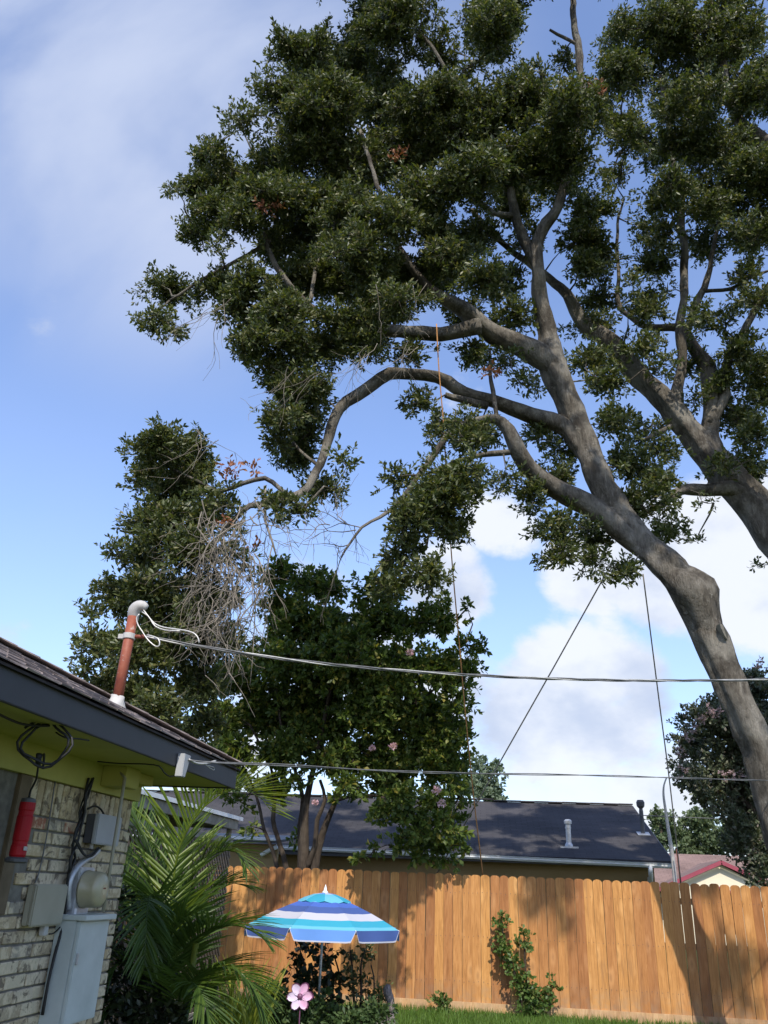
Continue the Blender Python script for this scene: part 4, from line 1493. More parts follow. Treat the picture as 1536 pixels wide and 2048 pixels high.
def oak_one():
    T = [(1690, 2110, 92, OY), (1650, 1980, 74, OY), (1596, 1780, 62, OY), (1545, 1600, 56, OY), (1490, 1440, 55, OY), (1440, 1310, 55, OY), (1392, 1210, 56, OY), (1338, 1140, 50, OY),
         (1270, 1070, 45, OY), (1215, 990, 41, OY), (1170, 900, 40, OY), (1135, 810, 42, OY), (1108, 720, 44, OY), (1090, 650, 33, OY), (1078, 590, 26, 11.4), (1076, 520, 23, 11.2), (1088, 460, 21, 11.1), (1112, 415, 18, 11),
         (1130, 370, 15, 10.9), (1150, 300, 13, 10.8), (1162, 200, 12, 10.7), (1155, 90, 11, 10.6), (1148, 20, 9, 10.5), (1138, -80, 6, 10.4)]
    stems = [T,
             [(1335, 1138, 24, OY), (1362, 1160, 42, 11.48), (1385, 1182, 48, 11.44), (1398, 1212, 42, 11.42), (1412, 1255, 34, 11.44), (1428, 1300, 24, OY)],
             [(1135, 800, 30, OY), (1105, 735, 38, 11.45), (1040, 690, 38, 11.3), (975, 655, 34, 11.1), (915, 620, 28, 10.9), (878, 594, 22, 10.7), (830, 540, 15, 10.5), (790, 470, 11, 10.3), (760, 380, 8, 10.2), (720, 260, 6, 10.1)],
             [(960, 652, 26, 11.0), (870, 664, 24, 10.9), (800, 664, 20, 10.8), (720, 652, 17, 10.7), (655, 630, 14, 10.6), (605, 595, 12, 10.5), (560, 550, 10, 10.4), (535, 490, 8, 10.3), (528, 420, 6, 10.3), (500, 350, 4, 10.3)],
             [(1165, 905, 20, OY), (1130, 850, 26, 11.45), (1060, 830, 22, 11.4), (1000, 815, 20, 11.3), (950, 790, 18, 11.2), (900, 760, 18, 11.1), (850, 746, 18, 11.0), (800, 748, 18, 10.9), (755, 762, 19, 10.85), (710, 787, 19, 10.8), (680, 822, 17, 10.75),
              (658, 868, 14, 10.7), (650, 912, 13, 10.65), (630, 945, 13, 10.6), (598, 985, 11, 10.5), (545, 1010, 9, 10.4), (500, 1012, 9, 10.35), (468, 1038, 8, 10.3), (440, 1075, 6, 10.25), (400, 1120, 5, 10.3), (340, 1200, 4, 10.3), (280, 1300, 3, 10.4)],
             [(575, 990, 8, 10.45), (530, 955, 8, 10.4), (485, 968, 7, 10.4), (440, 985, 6, 10.4), (390, 960, 5, 10.4), (330, 930, 4, 10.4)],
             [(640, 935, 6, 10.6), (590, 890, 5, 10.7), (560, 830, 4, 10.8)],
             [(975, 812, 13, 11.25), (925, 800, 13, 11.1), (888, 792, 9, 11.05)],
             [(1285, 1098, 30, OY), (1225, 1050, 36, 11.45), (1150, 1000, 35, 11.3), (1080, 950, 31, 11.15), (1032, 900, 27, 11.0), (1010, 860, 23, 10.9), (990, 836, 17, 10.85), (958, 838, 14, 10.8), (920, 856, 12, 10.75), (880, 890, 11, 10.7), (848, 932, 10, 10.65),
              (815, 982, 8, 10.6), (790, 1012, 7, 10.6), (760, 1036, 6, 10.55), (725, 1056, 5, 10.5), (700, 1086, 4, 10.5), (682, 1115, 3, 10.5)],
             [(1038, 902, 11, 11.0), (1005, 905, 10, 10.95), (960, 910, 8, 10.9), (920, 920, 7, 10.8), (885, 945, 6, 10.7), (870, 1010, 5, 10.7), (850, 1100, 4, 10.7)],
             [(995, 845, 9, 10.9), (988, 800, 8, 10.9), (984, 760, 7, 10.9), (980, 700, 5, 10.9)],
             [(1076, 530, 20, 11.3), (1050, 480, 17, 11.2), (1032, 430, 15, 11.0), (1018, 380, 13, 10.8), (1000, 320, 11, 10.6), (960, 250, 9, 10.4), (900, 150, 7, 10.2), (840, 60, 5, 10.0)],
             [(1030, 430, 10, 11.0), (985, 425, 9, 10.9), (950, 400, 8, 10.8), (880, 350, 6, 10.5)],
             [(540, 480, 7, 10.3), (480, 520, 6, 10.3), (400, 560, 5, 10.3), (340, 600, 4, 10.3)],
             [(1156, 90, 6, 10.6), (1130, 76, 5, 10.6), (1100, 60, 4, 10.5)],
             [(620, 605, 9, 10.5), (640, 500, 6, 10.8), (665, 380, 5, 11.0), (650, 280, 4, 11.0), (640, 200, 2, 11.0)]]
    names = ['trunk', 'burl'] + ['limb'] * (len(stems) - 2)
    Y1 = 10.3
    C = [(800, 50, 95, 75), (735, 20, 40, 40), (600, 115, 80, 55), (690, 130, 100, 75), (570, 190, 60, 50), (640, 220, 100, 75), (500, 240, 50, 28), (460, 235, 20, 18, Y1, .7), (770, 205, 85, 75), (600, 300, 90, 55), (700, 320, 105, 75),
         (420, 312, 50, 38), (455, 375, 80, 52), (385, 368, 40, 28), (345, 375, 18, 16, Y1, .6), (520, 390, 60, 45), (392, 462, 38, 38), (440, 490, 35, 20, Y1, .5), (345, 585, 58, 42), (312, 640, 38, 34), (350, 662, 26, 20), (425, 572, 50, 28),
         (500, 565, 62, 42), (500, 645, 48, 42), (565, 625, 70, 45), (500, 705, 40, 22), (590, 690, 60, 34), (620, 450, 80, 70), (700, 430, 75, 70), (560, 490, 50, 50), (650, 550, 80, 52), (740, 540, 70, 60), (785, 440, 60, 55),
         (850, 395, 80, 65), (840, 270, 100, 80), (890, 185, 65, 50), (950, 250, 100, 80), (995, 60, 62, 62), (1000, 20, 60, 45), (955, 125, 40, 28, Y1, .6), (1050, 200, 80, 60), (1030, 330, 100, 72), (930, 360, 90, 62), (1120, 330, 75, 80),
         (1150, 225, 80, 62), (1185, 420, 42, 50), (1130, 120, 28, 24, Y1, .7), (830, 560, 55, 52), (900, 520, 70, 50), (960, 560, 60, 42), (700, 640, 75, 42), (640, 705, 65, 40), (740, 690, 70, 40), (820, 705, 45, 30), (800, 600, 50, 40),
         (560, 765, 50, 38), (600, 820, 52, 44), (555, 880, 34, 36, Y1, .7), (640, 775, 52, 34), (585, 920, 42, 42, 11.3), (655, 975, 60, 34, 11.3), (600, 900, 34, 30, 11.4), (575, 1015, 58, 32), (690, 930, 28, 28, Y1, .7),
         (330, 892, 56, 42), (298, 950, 40, 42), (370, 960, 62, 52), (330, 1040, 60, 52), (415, 1040, 48, 40), (380, 1105, 66, 50), (290, 1122, 58, 42), (240, 1190, 54, 46), (310, 1192, 58, 50), (380, 1195, 55, 48), (215, 1290, 44, 42),
         (275, 1292, 58, 50), (340, 1312, 58, 42), (198, 1375, 28, 34), (182, 1228, 24, 26), (350, 992, 60, 40), (275, 1030, 36, 40), (390, 905, 40, 36), (430, 1000, 40, 34), (300, 1070, 40, 40), (170, 1335, 18, 22), (190, 1290, 30, 30), (225, 1340, 40, 36), (178, 1400, 22, 22), (240, 1100, 30, 26), (265, 905, 22, 26), (230, 1440, 40, 26), (320, 1240, 50, 40), (390, 1250, 44, 40), (265, 1392, 58, 42), (330, 1402, 66, 42), (400, 1372, 58, 50), (430, 1290, 48, 50), (450, 1190, 38, 48), (355, 1472, 48, 22), (470, 1105, 30, 40, Y1, .7), (300, 880, 40, 30), (410, 1450, 44, 40), (290, 1455, 40, 25),
         (840, 800, 50, 28), (890, 862, 48, 32), (940, 862, 40, 48), (925, 960, 60, 50), (860, 985, 66, 50), (800, 955, 30, 30), (830, 1042, 66, 50), (900, 1050, 42, 42), (800, 1110, 50, 42), (850, 1130, 40, 48), (862, 1172, 20, 22), (780, 1165, 45, 38),
         (1000, 725, 40, 30, 10.9, .8), (1050, 765, 30, 40, 11.0, .6), (1080, 870, 40, 40, 11.6, .7), (1012, 965, 30, 36, 11, .7), (1060, 1000, 30, 50, 11.2, .7), (1120, 1055, 50, 48, 11.2), (1130, 1110, 42, 30, 11.2), (1185, 1130, 36, 30, 11.2), (1252, 1132, 28, 32, 11.2), (1190, 1060, 40, 40, 11.8),
         (1205, 770, 42, 42, 11.8, .8), (1235, 850, 50, 42, 11.8, .8), (1180, 700, 42, 50, 11.8, .8), (1262, 930, 52, 52, 11.8, .9), (1312, 972, 50, 40, 11.8, .9), (1252, 1010, 50, 42, 11.8), (1335, 1050, 32, 40, 11.7, .8), (1120, 960, 36, 36, 11.8, .8), (1020, 640, 50, 40, 11.6, .8), (950, 710, 50, 30, 11.4, .7),
         (560, 735, 44, 36), (600, 780, 56, 40), (570, 840, 46, 44), (620, 860, 34, 40, 11.2), (520, 690, 50, 34), (480, 610, 50, 34), (430, 430, 44, 40), (480, 440, 50, 44), (560, 400, 60, 50), (540, 330, 60, 46), (640, 400, 70, 56), (760, 320, 70, 60), (700, 490, 70, 50), (600, 560, 70, 50), (860, 470, 60, 40), (960, 40, 40, 40), (1090, 270, 70, 60), (880, 100, 40, 40),
         (880, 560, 62, 44, 12.0), (955, 480, 56, 44, 12.0), (1010, 565, 44, 44, 12.0, .8), (930, 630, 52, 32, 12.0), (1060, 480, 40, 36, 12.0, .7), (600, 700, 60, 40, 11.0), (700, 580, 60, 40, 11.4), (1030, 420, 50, 40, 11.8), (760, 620, 60, 40, 11.2), (960, 870, 40, 30, 11.6, .8), (1130, 900, 30, 34, 12.0, .7),
         (720, -60, 120, 60), (900, -70, 110, 60), (1060, -60, 100, 50)]
    clumps = []
    for c in C:
        Y = c[4] if len(c) > 4 else None
        dm = c[5] if len(c) > 5 else (1.12 if c[0] < 480 and c[1] > 860 else 1.0)
        if Y is None or Y == Y1:
            Y = 10.35 + random.uniform(-.75, .75)
        clumps.append((*c[:4], Y, dm))
    # inner foliage deeper in the crown, further from the eye
    for c in C[:58]:
        if c[2] > 60:
            clumps.append((c[0] + random.uniform(-25, 25), c[1] + random.uniform(-25, 25), c[2] * .8, c[3] * .8, 11.9 + random.uniform(-.5, .5), .8))
    b = at_y(1680, 2100, OY)
    rs = [lambda i, r: (.60 if i < 5 else .60 if i < 7 else .58 if i < 9 else .58), .86] + [.58] * (len(stems) - 2)
    rs[4] = .68
    root = tree('oak_tree', (b[0], OY, 0), 'big oak leaning from the right with burl on its trunk and long arching limbs', 'tree', stems, clumps, M_bark, M_oakleaf, stem_names=names, sides=16, rscale=rs,
                dens=58, leaf=(0.06, 0.112), wl=.38, sub_area=.0185, sub=(.13, .27), swell=1.12, per=8)
    # pale scar where a branch tore off
    p = at_y(1446, 1262, OY - .30)
    k = depth(p) / F
    V = [Vector(p) + Vector(RM[:, 0]) * x * k + Vector(RM[:, 1]) * y * k - Vector((0, z, 0)) for x, y, z in ((-7, 15, .0), (-1, 12, .02), (9, -8, .02), (9, -18, .0), (3, -10, .02), (-3, 2, .02))]
    MB().add(V + [v + Vector((-.02, .12, 0)) for v in V], [tuple(range(6))] + [(i, (i + 1) % 6, (i + 1) % 6 + 6, i + 6) for i in range(6)]).build('torn_scar', M_greywood, root)
    # clusters of dead brown leaves
    dl = [(538, 412, 26, 22, 9.6), (800, 315, 12, 10, 9.6), (455, 938, 26, 22, 9.8), (452, 1046, 16, 12, 9.7), (505, 940, 10, 8, 9.8), (505, 1090, 10, 7, 10), (980, 745, 14, 22, 10.6), (1200, 180, 16, 12, 10)]
    lv, tw, br, sb = foliage(dl, None, dens=46, leaf=(.06, .10), wl=.42, sub=(.08, .14), connect=False, sub_area=.03)
    np_mesh('dead_leaves', *lv, M_deadleaf, root, 'stuff')
    # leafless grey twigs: the hanging tangle and others
    st = []
    for px, py, dx, dz, n in ((470, 1030, -.5, -.8, 5), (440, 1060, -.4, -.9, 5), (500, 1010, .1, -1, 4), (410, 1000, -.2, -1, 4), (450, 1120, -.2, -1, 6), (490, 1120, .1, -1, 5), (420, 1150, -.4, -.7, 5), (470, 1180, -.6, -.6, 5), (500, 1180, -.4, -.9, 4), (520, 1090, .1, -1, 2)):
        for _ in range(n):
            p = at_y(px + random.uniform(-25, 25), py + random.uniform(-25, 25), 9.45 + random.uniform(-.35, .3))
            st.append((p, unit(np.array([dx + random.uniform(-.5, .5), random.uniform(-.3, .3), dz]))))
    tws = bare_twigs(st, 9, .125, .0105, .42, .6, .55, 2)
    st = []
    for px, py, dx, dz, n in ((430, 870, -.6, -.2, 2), (400, 870, .4, -.5, 2), (430, 620, -.5, -.9, 3), (460, 600, -.6, -.7, 3), (760, 560, .4, -.5, 2), (850, 560, -.5, -.7, 2), (575, 730, -.3, -.6, 2), (740, 700, -.3, -.4, 4), (640, 740, -.5, -.3, 3), (830, 690, -.2, -.5, 3)):
        for _ in range(n):
            p = at_y(px + random.uniform(-15, 15), py + random.uniform(-15, 15), 9.7 + random.uniform(-.3, .3))
            st.append((p, unit(np.array([dx, random.uniform(-.3, .3), dz]))))
    tws += bare_twigs(st, 8, .13, .0065, .4, .15, .4, 1)
    st = []
    for px, py, dx, dz in ((700, 1050, -.9, .25), (722, 1055, -.8, .5), (712, 1060, -.9, -.2), (690, 1045, -.6, .6), (700, 1088, -.8, -.5), (690, 1100, -.4, -.8), (660, 1050, -.9, -.1)):
        st.append((at_y(px, py, 10.5), unit(np.array([dx, random.uniform(-.3, .3), dz]))))
    tws += bare_twigs(st, 8, .10, .009, .6, .1, .4, 2)
    mb = MB()
    for p, r in tws:
        mb.tube(p, r, 4, cap=False)
    # long hanging dead stick
    q = [(530, 972, 9.8), (530, 1040, 9.75), (545, 1085, 9.7), (552, 1110, 9.7)]
    mb.tube([at_y(*a) for a in q], [.022, .02, .015, .01], 6)
    q = [(545, 1090, 9.7), (530, 1150, 9.65), (512, 1200, 9.6), (505, 1320, 9.6), (500, 1370, 9.6)]
    mb.tube([at_y(*a) for a in q], [.009, .008, .007, .006, .004], 5)
    mb.build('dead_twigs', M_twig, root, smooth=True, kind='stuff')


oak_one()


def oak_two():
    O2 = 12.7
    stems = [[(1760, 2110, 110, O2), (1720, 1900, 92, O2), (1670, 1600, 78, O2), (1650, 1250, 68, O2), (1596, 1120, 62, O2), (1542, 1050, 55, O2), (1475, 978, 50, O2), (1420, 912, 46, O2), (1380, 862, 42, O2), (1330, 802, 38, O2), (1280, 752, 36, O2),
              (1228, 700, 33, 12.6), (1172, 640, 27, 12.5), (1130, 590, 21, 12.4), (1096, 560, 16, 12.4), (1060, 530, 13, 12.3), (1000, 480, 10, 12.2), (940, 420, 8, 12)],
             [(1352, 815, 26, O2), (1358, 760, 19, O2), (1360, 690, 17, O2), (1365, 620, 16, O2), (1368, 540, 15, O2), (1366, 440, 14, 12.6), (1358, 380, 11, 12.5), (1340, 280, 8, 12.3), (1320, 150, 6, 12)],
             [(1432, 925, 36, O2), (1424, 860, 31, O2), (1420, 800, 30, O2), (1410, 735, 28, 12.8), (1390, 685, 23, 12.8), (1362, 656, 16, 12.8), (1322, 655, 13, 12.8), (1282, 650, 11, 12.8), (1250, 630, 9, 12.8), (1236, 605, 8, 12.8), (1237, 520, 6, 12.8), (1235, 450, 5, 12.8), (1246, 400, 3, 12.8)],
             [(1372, 662, 17, 12.8), (1392, 612, 15, 12.7), (1410, 575, 12, 12.7), (1421, 540, 10, 12.6), (1426, 510, 9, 12.6), (1432, 460, 7, 12.5), (1450, 380, 5, 12.4)],
             [(1408, 582, 9, 12.7), (1460, 577, 8, 12.6), (1500, 556, 7, 12.5), (1545, 538, 5, 12.4), (1600, 500, 4, 12.3)],
             [(1418, 850, 26, O2), (1445, 790, 20, 12.6), (1460, 730, 17, 12.5), (1482, 660, 15, 12.4), (1530, 592, 13, 12.3), (1575, 520, 10, 12.2)],
             [(1580, 1100, 30, O2), (1530, 1035, 34, O2), (1480, 990, 29, 12.6), (1440, 978, 25, 12.5), (1390, 974, 22, 12.4), (1345, 990, 18, 12.3), (1310, 1014, 13, 12.2), (1280, 1034, 8, 12.2)],
             [(1650, 460, 30, 12.4), (1590, 372, 26, 12.2), (1536, 305, 22, 12), (1482, 245, 19, 11.9), (1442, 135, 15, 11.8), (1425, 20, 12, 11.7), (1420, -80, 9, 11.6)],
             [(1610, 1250, 50, O2), (1650, 1000, 40, 12.6), (1690, 760, 36, 12.5), (1680, 560, 30, 12.4), (1640, 440, 26, 12.4)],
             [(1345, 850, 9, O2), (1310, 870, 8, 12.4), (1285, 880, 6, 12.3)],
             [(1680, 700, 30, 12.4), (1800, 420, 30, 10.6), (1900, 60, 30, 8.6), (1900, -420, 28, 7.0), (1500, -900, 26, 5.6)]]
    names = ['trunk'] + ['limb'] * (len(stems) - 1)
    C = [(1330, 60, 100, 80), (1440, 60, 100, 80), (1245, 70, 48, 40), (1250, 150, 75, 65), (1380, 180, 100, 80), (1505, 170, 80, 90), (1330, 290, 72, 52), (1250, 255, 55, 48), (1440, 300, 100, 62), (1520, 350, 70, 80), (1330, 392, 60, 50), (1420, 400, 70, 60),
         (1505, 470, 60, 60), (1232, 352, 24, 26), (1192, 482, 42, 50), (1172, 540, 52, 34), (1192, 602, 42, 34), (1310, 530, 50, 42), (1290, 470, 30, 30, 0, .7), (1400, 490, 50, 42), (1505, 600, 46, 36), (1300, 602, 40, 30, 0, .7), (1472, 700, 50, 52),
         (1520, 762, 52, 70), (1462, 832, 52, 48), (1520, 880, 42, 50), (1390, 625, 40, 30, 0, .7), (1300, 702, 40, 40, 0, .8), (1340, 580, 26, 28, 0, .7), (1410, 1008, 50, 14, 0, .7), (1330, 1010, 40, 20, 0, .8), (1392, 1082, 18, 10, 0, .6), (1500, 930, 50, 40),
         (1512, 1132, 14, 5, 0, .5), (1330, 740, 26, 40, 0, .6), (1290, 860, 40, 40, 0, .7), (1320, 900, 40, 40, 0, .8), (1260, 560, 26, 26, 0, .6), (1440, 930, 34, 30, 0, .7), (1390, 800, 24, 30, 0, .6), (1235, 610, 30, 20, 0, .6), (1195, 520, 48, 46, 0, .8), (1185, 650, 40, 30, 0, .8), (1285, 620, 40, 34, 0, .8), (1440, 640, 40, 32, 0, .8), (1385, 725, 36, 34, 0, .7), (1500, 545, 44, 32, 0, .8), (1325, 465, 44, 36, 0, .8), (1255, 705, 30, 36, 0, .7), (1230, 770, 30, 30, 0, .7), (1150, 470, 40, 40, 0, .8), (1450, 760, 34, 34, 0, .8),
         (1620, 150, 120, 130), (1640, 400, 110, 110), (1640, 640, 100, 100), (1640, 860, 90, 90), (1480, -70, 150, 60), (1280, -60, 110, 50), (1760, 300, 100, 160), (1780, 620, 100, 130)]
    clumps = [(*c[:4], 12.5 + random.uniform(-.9, .7), (c[5] if len(c) > 5 else 1.0)) for c in C]
    # the part of the crown that reaches overhead, above the frame
    for _ in range(26):
        clumps.append((random.uniform(1.2, 6.5), random.uniform(3.6, 6.2), random.uniform(11.8, 16.0), random.uniform(.35, .7), random.uniform(.3, .5), .8, 'm'))
    for c in C[:14]:
        clumps.append((c[0] + random.uniform(-25, 25), c[1] + random.uniform(-25, 25), c[2] * .8, c[3] * .8, 11.2 + random.uniform(-.4, .4), .9))
    b = at_y(1750, 2100, O2)
    tree('oak_tree', (b[0], O2, 0), 'second oak at right frame edge whose pale limb crosses behind the leaning trunk', 'tree', stems, clumps, M_bark, M_oakleaf, stem_names=names, sides=16, rscale=[lambda i, r: (.75 if i < 6 else .62 if i < 8 else .55)] + [.55] * (len(stems) - 1),
         dens=54, leaf=(0.06, 0.112), wl=.38, sub_area=.021, sub=(.13, .27), swell=1.1, per=8)


oak_two()

# ------------------------------------------------------------------ crape myrtles


def crape_centre():
    Y = 14.9
    stems = [[(606, 1860, 26, Y), (606, 1760, 23, Y), (608, 1690, 20, Y), (610, 1620, 15, Y), (622, 1560, 11, Y), (640, 1480, 9, Y), (660, 1380, 7, Y), (680, 1240, 4, Y)],
             [(624, 1770, 18, Y), (638, 1690, 15, Y), (655, 1640, 12, Y), (672, 1600, 10, Y), (692, 1540, 8, Y), (740, 1450, 6, Y), (800, 1340, 4, Y)],
             [(612, 1740, 14, Y), (630, 1690, 10, Y - .1), (634, 1640, 9, Y - .1), (650, 1600, 7, Y - .1), (640, 1560, 6, Y - .1)],
             [(600, 1760, 14, Y), (602, 1700, 13, Y + .1), (600, 1650, 11, Y + .1), (606, 1600, 9, Y + .1), (590, 1540, 7, Y + .1), (560, 1440, 5, Y), (550, 1300, 3, Y)],
             [(575, 1790, 12, Y), (572, 1735, 11, Y), (560, 1690, 9, Y), (546, 1640, 9, Y), (550, 1590, 7, Y), (540, 1530, 5, Y), (500, 1450, 4, Y)],
             [(560, 1760, 9, Y), (545, 1700, 8, Y), (528, 1660, 7, Y), (518, 1610, 6, Y), (500, 1560, 4, Y), (470, 1500, 3, Y)],
             [(672, 1600, 8, Y), (720, 1590, 6, 14.6), (780, 1600, 5, 14.3), (840, 1640, 4, 14.0), (880, 1680, 3, 13.8)],
             [(740, 1450, 5, Y), (840, 1400, 4, Y), (920, 1330, 3, Y), (960, 1290, 2, Y)]]
    C = [(560, 1150, 50, 32), (640, 1165, 75, 42), (570, 1225, 65, 55), (660, 1245, 95, 58), (760, 1180, 55, 40), (780, 1245, 75, 50), (865, 1240, 66, 42), (930, 1215, 22, 16, .5), (942, 1290, 38, 36, .7), (565, 1320, 80, 50), (680, 1330, 95, 60), (800, 1335, 85, 58),
         (890, 1345, 62, 46), (955, 1345, 30, 22, .6), (475, 1355, 58, 48), (505, 1440, 75, 42), (620, 1430, 95, 58), (740, 1430, 95, 58), (855, 1425, 66, 58), (910, 1470, 30, 42), (455, 1500, 46, 45), (560, 1505, 80, 36), (680, 1515, 85, 42), (800, 1510, 92, 50),
         (885, 1530, 45, 52), (770, 1570, 60, 35), (700, 1570, 50, 26, .8), (540, 1580, 60, 22, .8), (590, 1562, 50, 20), (480, 1600, 26, 22, .7), (500, 1650, 10, 20, .6), (590, 1680, 12, 26, .5), (915, 1590, 22, 46), (905, 1650, 26, 40), (610, 1255, 60, 55),
         (540, 1380, 60, 50), (450, 1430, 40, 40), (920, 1400, 30, 40), (700, 1290, 80, 50), (640, 1380, 80, 50), (780, 1380, 80, 50), (640, 1470, 80, 40), (860, 1480, 55, 45)]
    clumps = [(*c[:4], Y + random.uniform(-.6, .6), (c[4] if len(c) > 4 else 1.0)) for c in C]
    clumps += [(c[0], c[1], c[2] * .9, c[3] * .9, Y + 1.1, .9) for c in C[8:26] if len(c) == 4]
    low = [(855, 1600, 36, 48), (800, 1610, 50, 36), (830, 1660, 50, 32), (880, 1640, 40, 36), (880, 1690, 46, 26), (800, 1690, 40, 20), (830, 1712, 26, 20), (770, 1625, 34, 24), (722, 1716, 16, 8), (925, 1692, 18, 10, .6), (750, 1700, 16, 9)]
    clumps += [(*c[:4], 13.9 + random.uniform(-.25, .25), (c[4] if len(c) > 4 else .9)) for c in low]
    b = at_y(606, 1860, Y)
    root = tree('crape_myrtle', (b[0], Y, 0), 'wide dark green crape myrtle with several stems just behind the fence', 'tree', stems, clumps, M_cbark, M_crapeleaf, sides=10, wob=.05,
                stem_names=['trunk', 'stem', 'stem', 'stem', 'stem', 'stem', 'limb', 'limb'], dens=36, leaf=(.08, .14), wl=.5, up=.1, sub=(.16, .32), sub_area=.030, per=8, swell=1.08, rscale=[.52] * 8)
    for px, py, s, Yb in ((873, 1580, 8, 13.5), (884, 1608, 9, 13.5), (786, 1492, 7, 14.0), (820, 1304, 7, 14.0), (745, 1496, 5, 14.0), (630, 1605, 5, 14.2)):
        c = at_y(px, py, Yb)
        k = s * depth(c) / F
        n = 70
        P = c + unit(RNG.normal(size=(n, 3))) * k * RNG.random((n, 1)) ** .4 * np.array([1, 1, .85])
        D = unit(P - c) + RNG.normal(size=(n, 3)) * .6
        v, f = leaf_geo(P, D, np.full(n, .035), np.full(n, .03), .55, .2)
        np_mesh('blossom', v, f, M_pinkflower, root, 'stuff')


crape_centre()


def crape_right():
    Y = 18.5
    stems = [[(1590, 1860, 20, Y), (1570, 1700, 15, Y), (1540, 1560, 11, Y), (1500, 1450, 7, Y), (1480, 1400, 4, Y)], [(1575, 1740, 10, Y), (1520, 1640, 7, Y), (1450, 1560, 5, Y), (1400, 1500, 3, Y)]]
    C = [(1480, 1405, 50, 50), (1425, 1450, 52, 46), (1385, 1495, 36, 40), (1450, 1530, 70, 48), (1520, 1375, 40, 50), (1392, 1555, 36, 30), (1500, 1600, 55, 70), (1450, 1610, 42, 32, .8), (1525, 1690, 40, 50), (1425, 1425, 36, 30), (1520, 1470, 50, 50), (1480, 1660, 40, 30, .7),
         (1360, 1520, 18, 24, .7), (1480, 1470, 60, 50), (1420, 1580, 40, 34), (1490, 1560, 60, 50), (1530, 1740, 40, 40), (1500, 1680, 50, 46), (1600, 1420, 70, 100), (1610, 1600, 70, 100), (1490, 1710, 26, 14, .6)]
    clumps = [(*c[:4], Y + random.uniform(-.7, .7), (c[4] if len(c) > 4 else 1.0)) for c in C]
    b = at_y(1590, 1860, Y)
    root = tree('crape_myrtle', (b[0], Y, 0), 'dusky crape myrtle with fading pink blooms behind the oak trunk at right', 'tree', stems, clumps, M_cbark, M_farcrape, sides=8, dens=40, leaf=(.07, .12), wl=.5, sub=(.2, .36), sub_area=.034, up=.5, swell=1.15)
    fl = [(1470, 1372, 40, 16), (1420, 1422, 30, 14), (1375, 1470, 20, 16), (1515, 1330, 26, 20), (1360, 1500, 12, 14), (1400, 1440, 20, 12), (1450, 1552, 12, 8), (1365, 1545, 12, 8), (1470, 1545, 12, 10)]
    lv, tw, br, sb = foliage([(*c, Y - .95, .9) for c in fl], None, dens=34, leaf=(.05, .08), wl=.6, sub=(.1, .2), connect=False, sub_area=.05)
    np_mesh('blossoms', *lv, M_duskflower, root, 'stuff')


crape_right()


def far_trees():
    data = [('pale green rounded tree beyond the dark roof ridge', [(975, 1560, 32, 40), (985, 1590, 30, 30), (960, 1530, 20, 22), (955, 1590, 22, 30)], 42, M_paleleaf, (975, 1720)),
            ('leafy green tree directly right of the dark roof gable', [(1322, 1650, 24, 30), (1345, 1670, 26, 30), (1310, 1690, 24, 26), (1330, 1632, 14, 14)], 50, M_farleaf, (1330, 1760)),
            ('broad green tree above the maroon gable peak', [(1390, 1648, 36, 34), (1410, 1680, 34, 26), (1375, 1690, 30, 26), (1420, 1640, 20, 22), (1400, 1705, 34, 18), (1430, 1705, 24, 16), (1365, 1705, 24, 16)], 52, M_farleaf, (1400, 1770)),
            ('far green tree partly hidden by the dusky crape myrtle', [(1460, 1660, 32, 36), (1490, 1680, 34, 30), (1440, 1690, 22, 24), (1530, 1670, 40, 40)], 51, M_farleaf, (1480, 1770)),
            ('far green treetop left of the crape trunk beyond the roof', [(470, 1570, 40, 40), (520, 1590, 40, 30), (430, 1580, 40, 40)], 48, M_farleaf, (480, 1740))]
    for lab, cl, Y, mat, base in data:
        b = at_y(*base, Y)
        stems = [[(base[0], base[1] + 60, 8, Y), (base[0], base[1], 7, Y), (cl[0][0], cl[0][1], 4, Y)]]
        clumps = [(*c, Y + random.uniform(-.6, .6), 1) for c in cl]
        tree('distant_tree', (b[0], Y, 0), lab, 'tree', stems, clumps, M_cbark, mat, sides=7, step=.6, dens=12, leaf=(.16, .28), wl=.6, sub=(.35, .7), sub_area=.12, group='trees beyond the neighbouring roofs', deep=1.2, per=6)


far_trees()

# ------------------------------------------------------------------ palm


